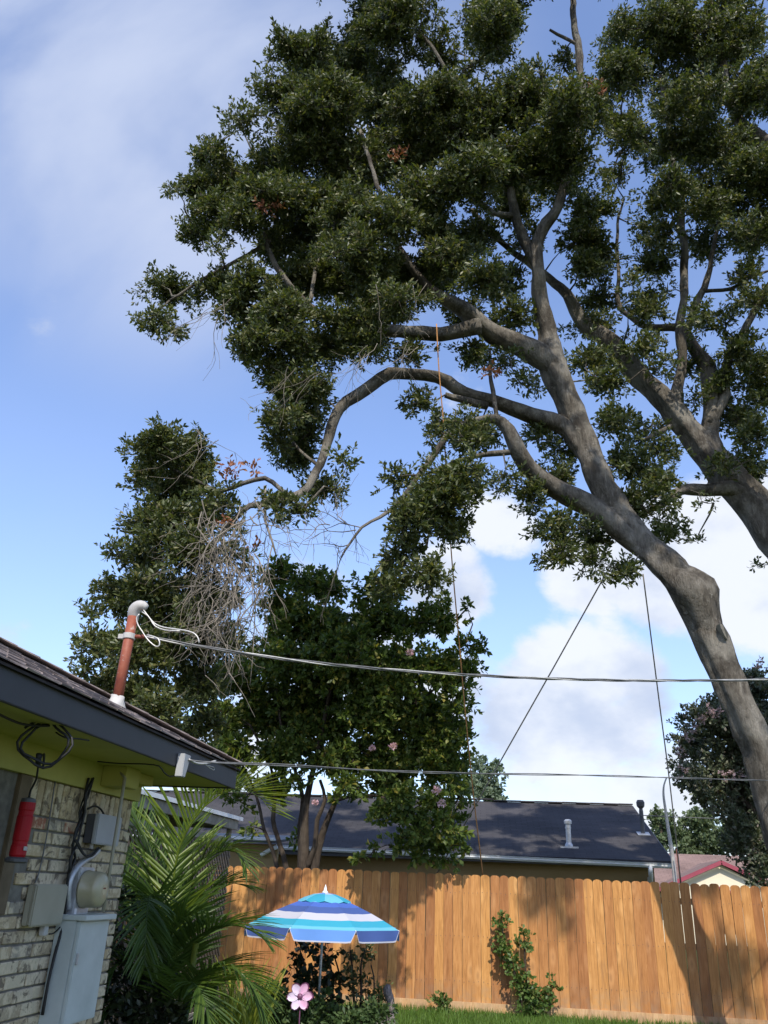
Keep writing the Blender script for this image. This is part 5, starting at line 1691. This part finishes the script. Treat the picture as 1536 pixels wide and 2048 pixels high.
def frond_mesh(rows, wid, leaf_px, mat, root, pairs=34, droop=.35, lift=.15, w=.030, ang=55, spread=1.0):
    """rows: rachis (px,py,Y); two ranks of narrow pleated leaflets along it"""
    pts = spline([[*at_y(*r), 1] for r in rows], .03)[:, :3]
    s = np.concatenate([[0], np.cumsum(np.linalg.norm(np.diff(pts, axis=0), axis=1))])
    tot = s[-1]

    def at(u):
        u *= tot
        return np.array([np.interp(u, s, pts[:, k]) for k in range(3)])
    mb = MB()
    m = 16
    rp = [at(t) for t in np.linspace(0, 1, m)]
    mb.tube(rp, [.012 * (1 - .85 * i / (m - 1)) + .0015 for i in range(m)], 6)
    # frond plane: side vector from the curve's own bend, kept roughly level
    for i in range(pairs):
        u = .16 + .83 * (i / (pairs - 1))
        p = at(u)
        t = unit(at(min(u + .03, 1)) - at(u - .03))
        side = np.cross(t, np.array([0, 0, 1.0]))
        if np.linalg.norm(side) < .25:
            side = np.cross(t, np.array([0.3, -1, .2]))
        side = unit(side)
        nrm = unit(np.cross(side, t))
        if nrm[2] < 0 and abs(nrm[2]) > .1:
            nrm = -nrm
        ln = leaf_px * (math.sin(math.pi * (.12 + .80 * u)) ** .75) * random.uniform(.88, 1.1)
        for sg in (-1, 1):
            a = rad(ang * (1.05 - .55 * u) + random.uniform(-7, 7))
            d0 = unit(t * math.cos(a) + side * sg * math.sin(a) * spread + nrm * (lift + random.uniform(-.12, .12)))
            q = p.copy()
            d = d0
            V = []
            K = 5
            wv = unit(np.cross(d0, nrm))
            for k in range(K + 1):
                f = k / K
                ww = w * .5 * (math.sin(math.pi * min(.12 + f * .9, 1)) ** .6) * (1 if f < .98 else .12)
                V += [q + wv * ww, q + nrm * (-ww * .45), q - wv * ww]
                d = unit(d + np.array([0, 0, -droop * .34]) * (0.3 + f))
                q = q + d * ln / K
            Fc = []
            for k in range(K):
                b = 3 * k
                Fc += [(b, b + 1, b + 4, b + 3), (b + 1, b + 2, b + 5, b + 4)]
            mb.add(V, Fc)
    me = bpy.data.meshes.new('frond')
    off = worldloc(root)
    me.from_pydata([(a - off.x, b - off.y, c - off.z) for a, b, c in mb.v], [], mb.f)
    me.materials.append(mat)
    return link('frond', me, root)


def palm():
    b = np.array([at_y(345, 2000, 7.55)[0], 7.55, 0])
    root = thing('areca_palm', b, 'clump of arching green palm fronds beside the brick corner', 'palm')
    # canes
    for k in range(9):
        a = random.uniform(0, 6.28)
        q = b + np.array([math.cos(a) * .22, math.sin(a) * .22, 0])
        t = q + np.array([math.cos(a) * .12, math.sin(a) * .12, random.uniform(.7, 1.15)])
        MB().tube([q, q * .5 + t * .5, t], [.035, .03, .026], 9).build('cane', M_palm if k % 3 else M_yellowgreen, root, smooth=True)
    B = 7.3
    pm = lambda Y: .75 * (Y - 7.3) + 7.55
    fr = [
        ([(350, 1960, B), (345, 1800, 7.2), (360, 1690, 7.1), (410, 1612, 7.0), (470, 1578, 6.9), (515, 1590, 6.8), (545, 1625, 6.7)], .62, M_palmsunlit, 40, .12, .55),
        ([(335, 1960, B), (325, 1820, 7.4), (300, 1700, 7.5), (275, 1640, 7.6), (262, 1610, 7.7)], .5, M_palm, 30, .2, .2),
        ([(345, 1960, B), (350, 1840, 7.5), (385, 1750, 7.6), (435, 1705, 7.6), (475, 1705, 7.5), (492, 1735, 7.4)], .5, M_palm, 36, .4, .2),
        ([(330, 1960, B), (318, 1830, 6.9), (306, 1790, 6.7), (298, 1800, 6.45), (293, 1840, 6.3), (290, 1900, 6.25), (289, 1930, 6.25)], .46, M_palm, 34, .25, .25),
        ([(345, 1990, B), (370, 1900, 7.0), (420, 1860, 6.8), (470, 1850, 6.7), (510, 1865, 6.65), (535, 1885, 6.6)], .46, M_palm, 36, .35, .25),
        ([(340, 2040, B), (380, 1965, 6.9), (430, 1935, 6.7), (480, 1945, 6.55), (515, 1995, 6.5), (530, 2050, 6.5)], .48, M_palm, 36, .45, .2),
        ([(350, 2060, 7.0), (362, 1985, 6.6), (375, 1965, 6.4), (395, 1975, 6.2), (415, 2020, 6.1), (425, 2070, 6.1)], .44, M_palm, 34, .3, .2),
        ([(330, 1990, B), (295, 1880, 7.3), (250, 1790, 7.4), (225, 1740, 7.5), (215, 1700, 7.6)], .48, M_palm, 30, .3, .2),
        ([(345, 1980, B), (370, 1860, 7.7), (410, 1790, 7.9), (455, 1765, 8.0), (500, 1775, 8.0)], .5, M_palm, 34, .4, .2),
        ([(330, 2020, B), (290, 1960, 7.0), (250, 1930, 6.8), (220, 1940, 6.6), (200, 1980, 6.5)], .48, M_palm, 32, .4, .2),
        ([(340, 2040, B), (335, 1930, 7.0), (345, 1860, 6.9), (375, 1830, 6.8), (405, 1840, 6.7)], .46, M_palm, 32, .4, .2),
        ([(340, 1960, B), (335, 1800, 7.6), (345, 1720, 7.8), (370, 1660, 7.9), (400, 1640, 8.0)], .5, M_palm, 32, .2, .25),
        ([(350, 2060, B), (400, 1990, 7.4), (450, 1960, 7.5), (500, 1965, 7.5), (525, 1990, 7.5)], .46, M_palmsunlit, 32, .5, .2),
        ([(330, 2060, B), (270, 2010, 7.0), (235, 2000, 6.8), (210, 2030, 6.7)], .46, M_palm, 30, .4, .2),
        ([(325, 1980, B), (290, 1830, 7.7), (262, 1760, 7.9), (240, 1700, 8.0)], .5, M_palm, 30, .25, .2),
    ]
    for i, (rows, ln, mat, pairs, droop, lift) in enumerate(fr):
        rows = [(x, y, pm(Y) if i else max(7.3, pm(Y))) for x, y, Y in rows]
        frond_mesh(rows, 0, ln * 1.02, mat, root, int(pairs * 1.3), droop, lift, w=.022)


palm()

# ------------------------------------------------------------------ beach umbrella


def umbrella():
    c = np.array([-2.37, 11.45, 0.0])
    zr = 1.135
    A, hgt, a0 = .925, .285, .33
    root = thing('beach_umbrella', (c[0], c[1], 0), 'blue, turquoise and white striped beach umbrella open before the fence', 'umbrella')
    rot = math.atan2(-c[1], -c[0])      # a flat panel faces the viewer
    mats = [C_teal, C_aqua, C_blue, C_dblue, C_white, C_lblue]
    bands = [(0.0, 0.03, 1), (0.03, .22, 2), (.22, .46, 3), (.46, .70, 4), (.70, .90, 0), (.90, 1.0, 1)]

    def z_at(t):
        return zr + hgt * (1 - t) + .016 * math.sin(math.pi * t)
    half = math.tan(math.pi / 8)
    tilt = .0
    for k in range(8):
        th = rot + k * math.pi / 4
        n = np.array([math.cos(th), math.sin(th), 0])
        s = np.array([-math.sin(th), math.cos(th), 0])
        mb = MB()
        for t0, t1, mi in bands:
            q0, q1 = a0 + (1 - a0) * t0, a0 + (1 - a0) * t1
            q0, q1 = q0 * A, q1 * A
            rows = []
            for q, t in ((q0, t0), (q1, t1)):
                sag = -.008 * math.sin(math.pi * min(1, t * .9 + .05))
                row = []
                for j in range(7):
                    f = j / 6 * 2 - 1
                    row.append(c + n * q + s * q * half * f + np.array([0, 0, z_at(t) + sag * (1 - f * f) + .002 * math.sin(j * 2.3 + k)]))
                rows.append(row)
            V = rows[0] + rows[1]
            mb.add(V, [(j, j + 1, j + 8, j + 7) for j in range(6)], mi)
        p = mb.build('panel', mats, root, smooth=True)
        # valance with rounded lower corners and a white hem
        vb = MB()
        m = 14
        top, bot, hem = [], [], []
        for j in range(m + 1):
            f = j / m * 2 - 1
            e = 1 - abs(f)
            dr = .115 * min(1, (e / .16)) ** .5 if e < .16 else .115
            wv = .010 * math.sin(f * 4 + k * 1.7)
            base = c + n * A + s * A * half * f
            top.append(base + np.array([0, 0, zr + .0]) + n * .002)
            bot.append(base + n * (.018 + wv) + np.array([0, 0, zr - dr]))
            hem.append(base + n * (.019 + wv) + np.array([0, 0, zr - dr - .016]))
        V = top + bot + hem
        vb.add(V, [(j, j + 1, j + m + 2, j + m + 1) for j in range(m)], 0)
        vb.add(V, [(j + m + 1, j + m + 2, j + 2 * m + 3, j + 2 * m + 2) for j in range(m)], 1)
        vb.build('valance', [C_lblue if k % 2 == 0 else C_dblue, C_white], p, smooth=True)
        # rib underneath
        th2 = th + math.pi / 8
        d = np.array([math.cos(th2), math.sin(th2), 0])
        R = A / math.cos(math.pi / 8)
        MB().tube([c + d * .03 + np.array([0, 0, zr + hgt - .02]), c + d * R * .5 + np.array([0, 0, zr + hgt * .52]), c + d * (R + .012) + np.array([0, 0, zr - .004])], .005, 6).build('rib', M_white, root)
    # vent cap: small canopy with wavy edge
    V, Fc = [], []
    n = 48
    for r, z in ((.02, .385), (.14, .368), (.26, .328), (.335, .292)):
        for k in range(n):
            a = rot + 2 * math.pi * k / n
            wob = .022 * abs(math.sin(a * 4 - rot * 4)) if r > .3 else 0
            V.append((c[0] + math.cos(a) * (r + wob * .5), c[1] + math.sin(a) * (r + wob * .5), zr + z - wob))
    for i in range(3):
        for k in range(n):
            Fc.append((i * n + k, i * n + (k + 1) % n, (i + 1) * n + (k + 1) % n, (i + 1) * n + k))
    mb = MB()
    for f in range(len(Fc)):
        pass
    mb.add(V, Fc)
    mb.mi = [(5 if (i % n) // 6 % 2 else 4) if i < n else (0 if (i % n) // 6 % 2 else 1) for i in range(len(Fc))]
    mb.build('vent_cap', mats, root, smooth=True)
    MB().lathe((c[0], c[1], zr + .382), (0, 0, 1), [(.040, 0), (.038, .012), (.020, .03), (.016, .06), (.006, .085), (.002, .10)], 14).build('finial', M_white, root, smooth=True)
    MB().tube([(c[0], c[1], -.1), (c[0], c[1], zr + .38)], .0165, 12).build('pole', M_galv, root, smooth=True)
    MB().lathe((c[0], c[1], zr + .12), (0, 0, 1), [(.028, 0), (.030, .01), (.030, .05), (.026, .06)], 12).build('runner', M_white, root)


umbrella()

# ------------------------------------------------------------------ garden ornaments


def flower_stake():
    Y = 10.9
    c = at_y(600, 1993, Y)
    k = depth(c) / F
    root = thing('flower_ornament', (c[0], Y, 0), 'pink six petal metal flower ornament on a stake under the umbrella', 'garden ornament')
    X, U = Vector(RM[:, 0]), Vector((0, 0, 1))
    tiltv = Vector((0, -.25, 0))
    for i in range(6):
        a = math.radians(62 + 60 * i)
        d = X * math.cos(a) + U * math.sin(a)
        s = X * -math.sin(a) + U * math.cos(a)
        V = [Vector(c)]
        ln, wd = 25 * k, 8.0 * k
        prof = [(.12, .35), (.35, .85), (.6, 1.0), (.82, .8), (.97, .35)]
        left = [Vector(c) + d * ln * f + s * wd * g + Vector((0, -.010 - .012 * f, 0)) for f, g in prof]
        mid = [Vector(c) + d * ln * f + Vector((0, .006 - .012 * f, 0)) for f, g in prof]
        right = [Vector(c) + d * ln * f - s * wd * g + Vector((0, -.010 - .012 * f, 0)) for f, g in prof]
        n = 5
        V = left + mid + right
        Fc = [(j, j + 1, j + 1 + n, j + n) for j in range(n - 1)] + [(j + n, j + n + 1, j + 2 * n + 1, j + 2 * n) for j in range(n - 1)]
        V2 = V + [v + Vector((0, .012, 0)) for v in V]
        Fc2 = Fc + [tuple(reversed([q + 15 for q in f])) for f in Fc]
        cc = sum(V, Vector()) / len(V)
        V3 = [cc + (v - cc) * 1.22 + Vector((0, .016, 0)) for v in V2]
        pt = MB().add(V2, Fc2).build('petal', M_palepetal if i in (2, 3, 1) else M_pinkpetal, root, smooth=True)
        MB().add(V3, Fc2).build('petal_rim', M_plum, pt, smooth=True)
    MB().lathe(Vector(c) + Vector((0, .01, 0)), (0, -1, 0), [(.03, 0), (.035, .02), (.022, .034), (.008, .04)], 14).build('centre', M_plum, root, smooth=True)
    MB().tube([Vector(c) + Vector((0, .03, 0)), (c[0] + .01, Y + .03, -.05)], .007, 8).build('stake', M_plum, root)


flower_stake()


def driftwood_post():
    Y = 12.0
    b = at_y(781, 2060, Y)
    rows = [(783, 2110, 10, Y), (781, 2050, 9.5, Y), (779, 2025, 9, Y), (781, 2005, 8, Y), (777, 1990, 8.5, Y), (775, 1980, 8, Y), (777, 1969, 4, Y)]
    sp = spline(limb_pts(rows), .025)
    o = thing('driftwood_post', (b[0], Y, 0), 'grey weathered driftwood post standing in the bed right of the umbrella', 'wooden post')
    MB().tube(sp[:, :3], list(sp[:, 3]), 11, wob=.13).build('trunk', M_driftwood, o, smooth=True)
    p = limb_pts([(780, 2024, 6, Y - .02), (785, 2016, 5, Y - .05), (786, 2008, 3, Y - .06)])
    MB().tube([q[:3] for q in p], [q[3] for q in p], 8, wob=.15).build('knot', M_driftwood, o, smooth=True)
    a, c = at_y(752, 2046, Y - .1), at_y(770, 2046, Y - .1)
    lg = MB().tube([a, c], .075, 10, wob=.12).build('edging_log', M_driftwood, None, smooth=True)
    tag(lg, 'short weathered log lying at the foot of driftwood post', 'log')


driftwood_post()

# ------------------------------------------------------------------ garden plants


def plant(name, label, cat, base, stems, clumps, leafm, stemm=None, group=None, **kw):
    stemm = stemm or M_cbark
    root = thing(name, (base[0], base[1], 0), label, cat, group)
    pool = []
    for rows in stems:
        sp = spline(limb_pts(rows), .05)
        pool.append(sp)
        MB().tube(sp[:, :3], list(sp[:, 3]), 6).build('stem', stemm, root, smooth=True)
    o = dict(dens=150, leaf=(.05, .09), wl=.6, sub=(.05, .10), sub_area=.005, deep=.8, up=.1, per=5)
    o.update(kw)
    lv, tw, brs, sb = foliage(clumps, np.concatenate(pool) if pool else None, connect=bool(pool), **o)
    np_mesh('leaves', *lv, leafm, root, 'stuff')
    mb = MB()
    for p, r in brs:
        mb.tube(p, [x * .35 for x in r], 4, cap=False)
    if brs:
        mb.build('branches', stemm, root, kind='stuff')
    np_mesh('twigs', *(lambda vf: vf)(join(tw)), stemm, root, 'stuff')
    return root


def garden():
    Y = 12.3
    S1 = [[(640, 2070, 3, Y), (625, 1990, 2.5, Y), (612, 1940, 2, Y), (600, 1900, 1.5, Y)], [(645, 2070, 3, Y), (665, 1990, 2.5, Y), (660, 1930, 2, Y), (640, 1890, 1.5, Y)], [(650, 2070, 3, Y), (672, 2020, 2, Y), (680, 1960, 2, Y), (668, 1910, 1.5, Y)]]
    C1 = [(605, 1900, 20, 12), (590, 1915, 14, 10), (635, 1890, 24, 14), (655, 1905, 20, 14), (590, 1940, 20, 12), (620, 1950, 26, 20), (600, 1960, 20, 14), (640, 1930, 20, 20), (665, 1940, 16, 20), (630, 1975, 20, 14), (670, 1975, 14, 16), (655, 1960, 14, 18), (672, 2000, 12, 16), (650, 2000, 16, 16)]
    plant('rose_bush', 'dark leafy rose bush growing directly below the striped umbrella', 'bush', at_y(645, 2070, Y), S1, [(*c, Y + random.uniform(-.25, .2), 1) for c in C1], M_rose, leaf=(.08, .13), wl=.6, dens=44, sub_area=.009)
    S2 = [[(712, 2070, 3, Y), (708, 2000, 2.5, Y), (705, 1940, 2, Y), (700, 1900, 1.5, Y)], [(716, 2070, 3, Y), (722, 1990, 2.5, Y), (722, 1930, 2, Y), (730, 1900, 1.5, Y)], [(718, 2070, 3, Y), (745, 2010, 2, Y), (748, 1960, 1.6, Y), (742, 1930, 1.2, Y)]]
    C2 = [(702, 1905, 12, 12), (730, 1905, 16, 10), (742, 1915, 8, 8), (705, 1935, 14, 18), (724, 1940, 18, 18), (712, 1965, 18, 18), (735, 1970, 14, 14), (700, 1985, 14, 14), (725, 1995, 18, 16), (745, 2000, 16, 14), (708, 2020, 16, 16)]
    plant('tall_bush', 'tall thin bush with olive leaves between umbrella pole and driftwood post', 'bush', at_y(716, 2070, Y), S2, [(*c, Y + random.uniform(-.25, .2), .9) for c in C2], M_hibiscus, leaf=(.06, .10), wl=.5, dens=46, sub_area=.007)
    # low ground plants in the bed
    C3 = [(530, 2040, 40, 30), (560, 2010, 40, 26), (600, 2035, 46, 20), (655, 2030, 36, 22), (700, 2035, 30, 18), (745, 2030, 30, 20), (545, 1985, 18, 18), (640, 2005, 24, 16)]
    g = plant('ground_cover', 'low mixed green plants filling the flower bed below the umbrella', 'plants', at_y(640, 2070, Y), [], [(*c, 11.35 + random.uniform(-.25, .25), 1) for c in C3], M_ground, leaf=(.05, .10), wl=.5, dens=170, sub=(.05, .12))
    # feathery green plant by the post
    C4 = [(755, 1990, 18, 14), (768, 2005, 16, 18), (750, 2012, 16, 14), (765, 1978, 14, 8)]
    plant('feathery_plant', 'light green feathery plant just left of the driftwood post', 'plant', at_y(760, 2050, 12.3), [[(760, 2070, 2, 12.4), (758, 2010, 1.5, 12.4), (756, 1985, 1, 12.4)]], [(*c, 12.35, 1) for c in C4], M_vine, leaf=(.04, .07), wl=.3, dens=170)
    # vine climbing the fence
    Y = 13.86
    S5 = [[(1052, 2075, 3, Y), (1040, 1990, 2.6, Y), (1025, 1930, 2.2, Y), (1008, 1880, 1.8, Y), (1002, 1825, 1.2, Y)], [(1060, 2075, 3, Y), (1055, 1980, 2.2, Y), (1050, 1920, 1.8, Y), (1048, 1870, 1.2, Y)], [(1062, 2075, 2.5, Y), (1080, 2020, 2, Y), (1095, 1985, 1.6, Y), (1108, 1965, 1.2, Y)]]
    C5 = [(1001, 1832, 6, 10), (1003, 1855, 8, 12), (1004, 1880, 9, 12), (1010, 1905, 14, 12), (1047, 1872, 5, 8), (1048, 1890, 8, 10), (1030, 1915, 20, 12), (1020, 1935, 24, 16), (1045, 1945, 24, 16), (1040, 1970, 28, 18), (1052, 1990, 28, 16), (1062, 2010, 26, 16), (1072, 2030, 24, 16), (1050, 2020, 14, 20), (1098, 1975, 12, 10), (1105, 1965, 8, 8), (1095, 2000, 12, 10), (1085, 2015, 14, 12)]
    plant('climbing_vine', 'leafy green vine climbing the middle of the plank fence', 'vine', at_y(1055, 2060, Y), S5, [(*c, Y + random.uniform(-.06, .03), 1) for c in C5], M_vine, leaf=(.045, .085), wl=.75, deep=.5, dens=110, sub=(.05, .10), sub_area=.008)
    C6 = [(882, 2005, 12, 14), (890, 1995, 8, 10), (878, 2020, 10, 12)]
    plant('young_vine', 'short young vine sprouting at fence foot above the kickboard', 'vine', at_y(882, 2040, Y), [[(882, 2045, 2, Y), (884, 2010, 1.5, Y), (892, 1992, 1, Y)]], [(*c, Y - .02, .9) for c in C6], M_vine, leaf=(.04, .075), wl=.7, deep=.5)
    # yellow green strappy plant right of the palm
    Yb = 9.0
    b = at_y(488, 2090, Yb)
    root = thing('strappy_plant', (b[0], Yb, 0), 'yellow green strappy plant between the palm and flower bed', 'plant')
    mb = MB()
    for k in range(90):
        a = random.uniform(0, 6.28)
        q = np.array([b[0] + random.uniform(-.2, .16), Yb + random.uniform(-.15, .15), b[2] - .1])
        d = unit(np.array([math.cos(a) * .17, math.sin(a) * .17, 1]))
        ln = random.uniform(.45, .95)
        wv = unit(np.cross(d, np.array([math.sin(a * 3), math.cos(a * 3), .2])))
        V = []
        p = q
        K = 5
        for i in range(K + 1):
            w = .014 * (1 - (i / K) ** 2) + .0015
            V += [p + wv * w, p - wv * w]
            d = unit(d + np.array([math.cos(a) * .07, math.sin(a) * .07, -.10 * (i / K)]))
            p = p + d * ln / K
        mb.add(V, [(2 * i, 2 * i + 1, 2 * i + 3, 2 * i + 2) for i in range(K)])
    mb.build('blades', M_yellowgreen, root, kind='stuff')
    # added shrub, its dark leaves stand in for deep shade behind the palm
    c = [(240, 1960, 60, 60), (300, 1990, 60, 60), (210, 1880, 30, 50), (250, 2040, 70, 40), (330, 2040, 50, 40), (240, 1790, 24, 50)]
    plant('shade_filler_shrub', 'added dark shrub standing in for deep shade behind palm at the brick corner', 'shrub', at_y(270, 2060, 7.2), [[(270, 2090, 6, 7.2), (265, 1980, 4, 7.2), (240, 1880, 3, 7.2)]], [(*q, 7.15, 1.0) for q in c], M_rose, leaf=(.05, .09), wl=.5, sub=(.1, .2), sub_area=.03)
    # hedge seen through the lattice
    C = [(-6.0, 12.2), (-5.2, 12.4), (-4.6, 12.6)]
    V0 = []


garden()
T = sum(sum(len(p.vertices) - 2 for p in o.data.polygons) if len(o.data.polygons) < 4000 else len(o.data.polygons) for o in bpy.data.objects if o.type == 'MESH')
print('objects', len(bpy.data.objects), 'tris', T)
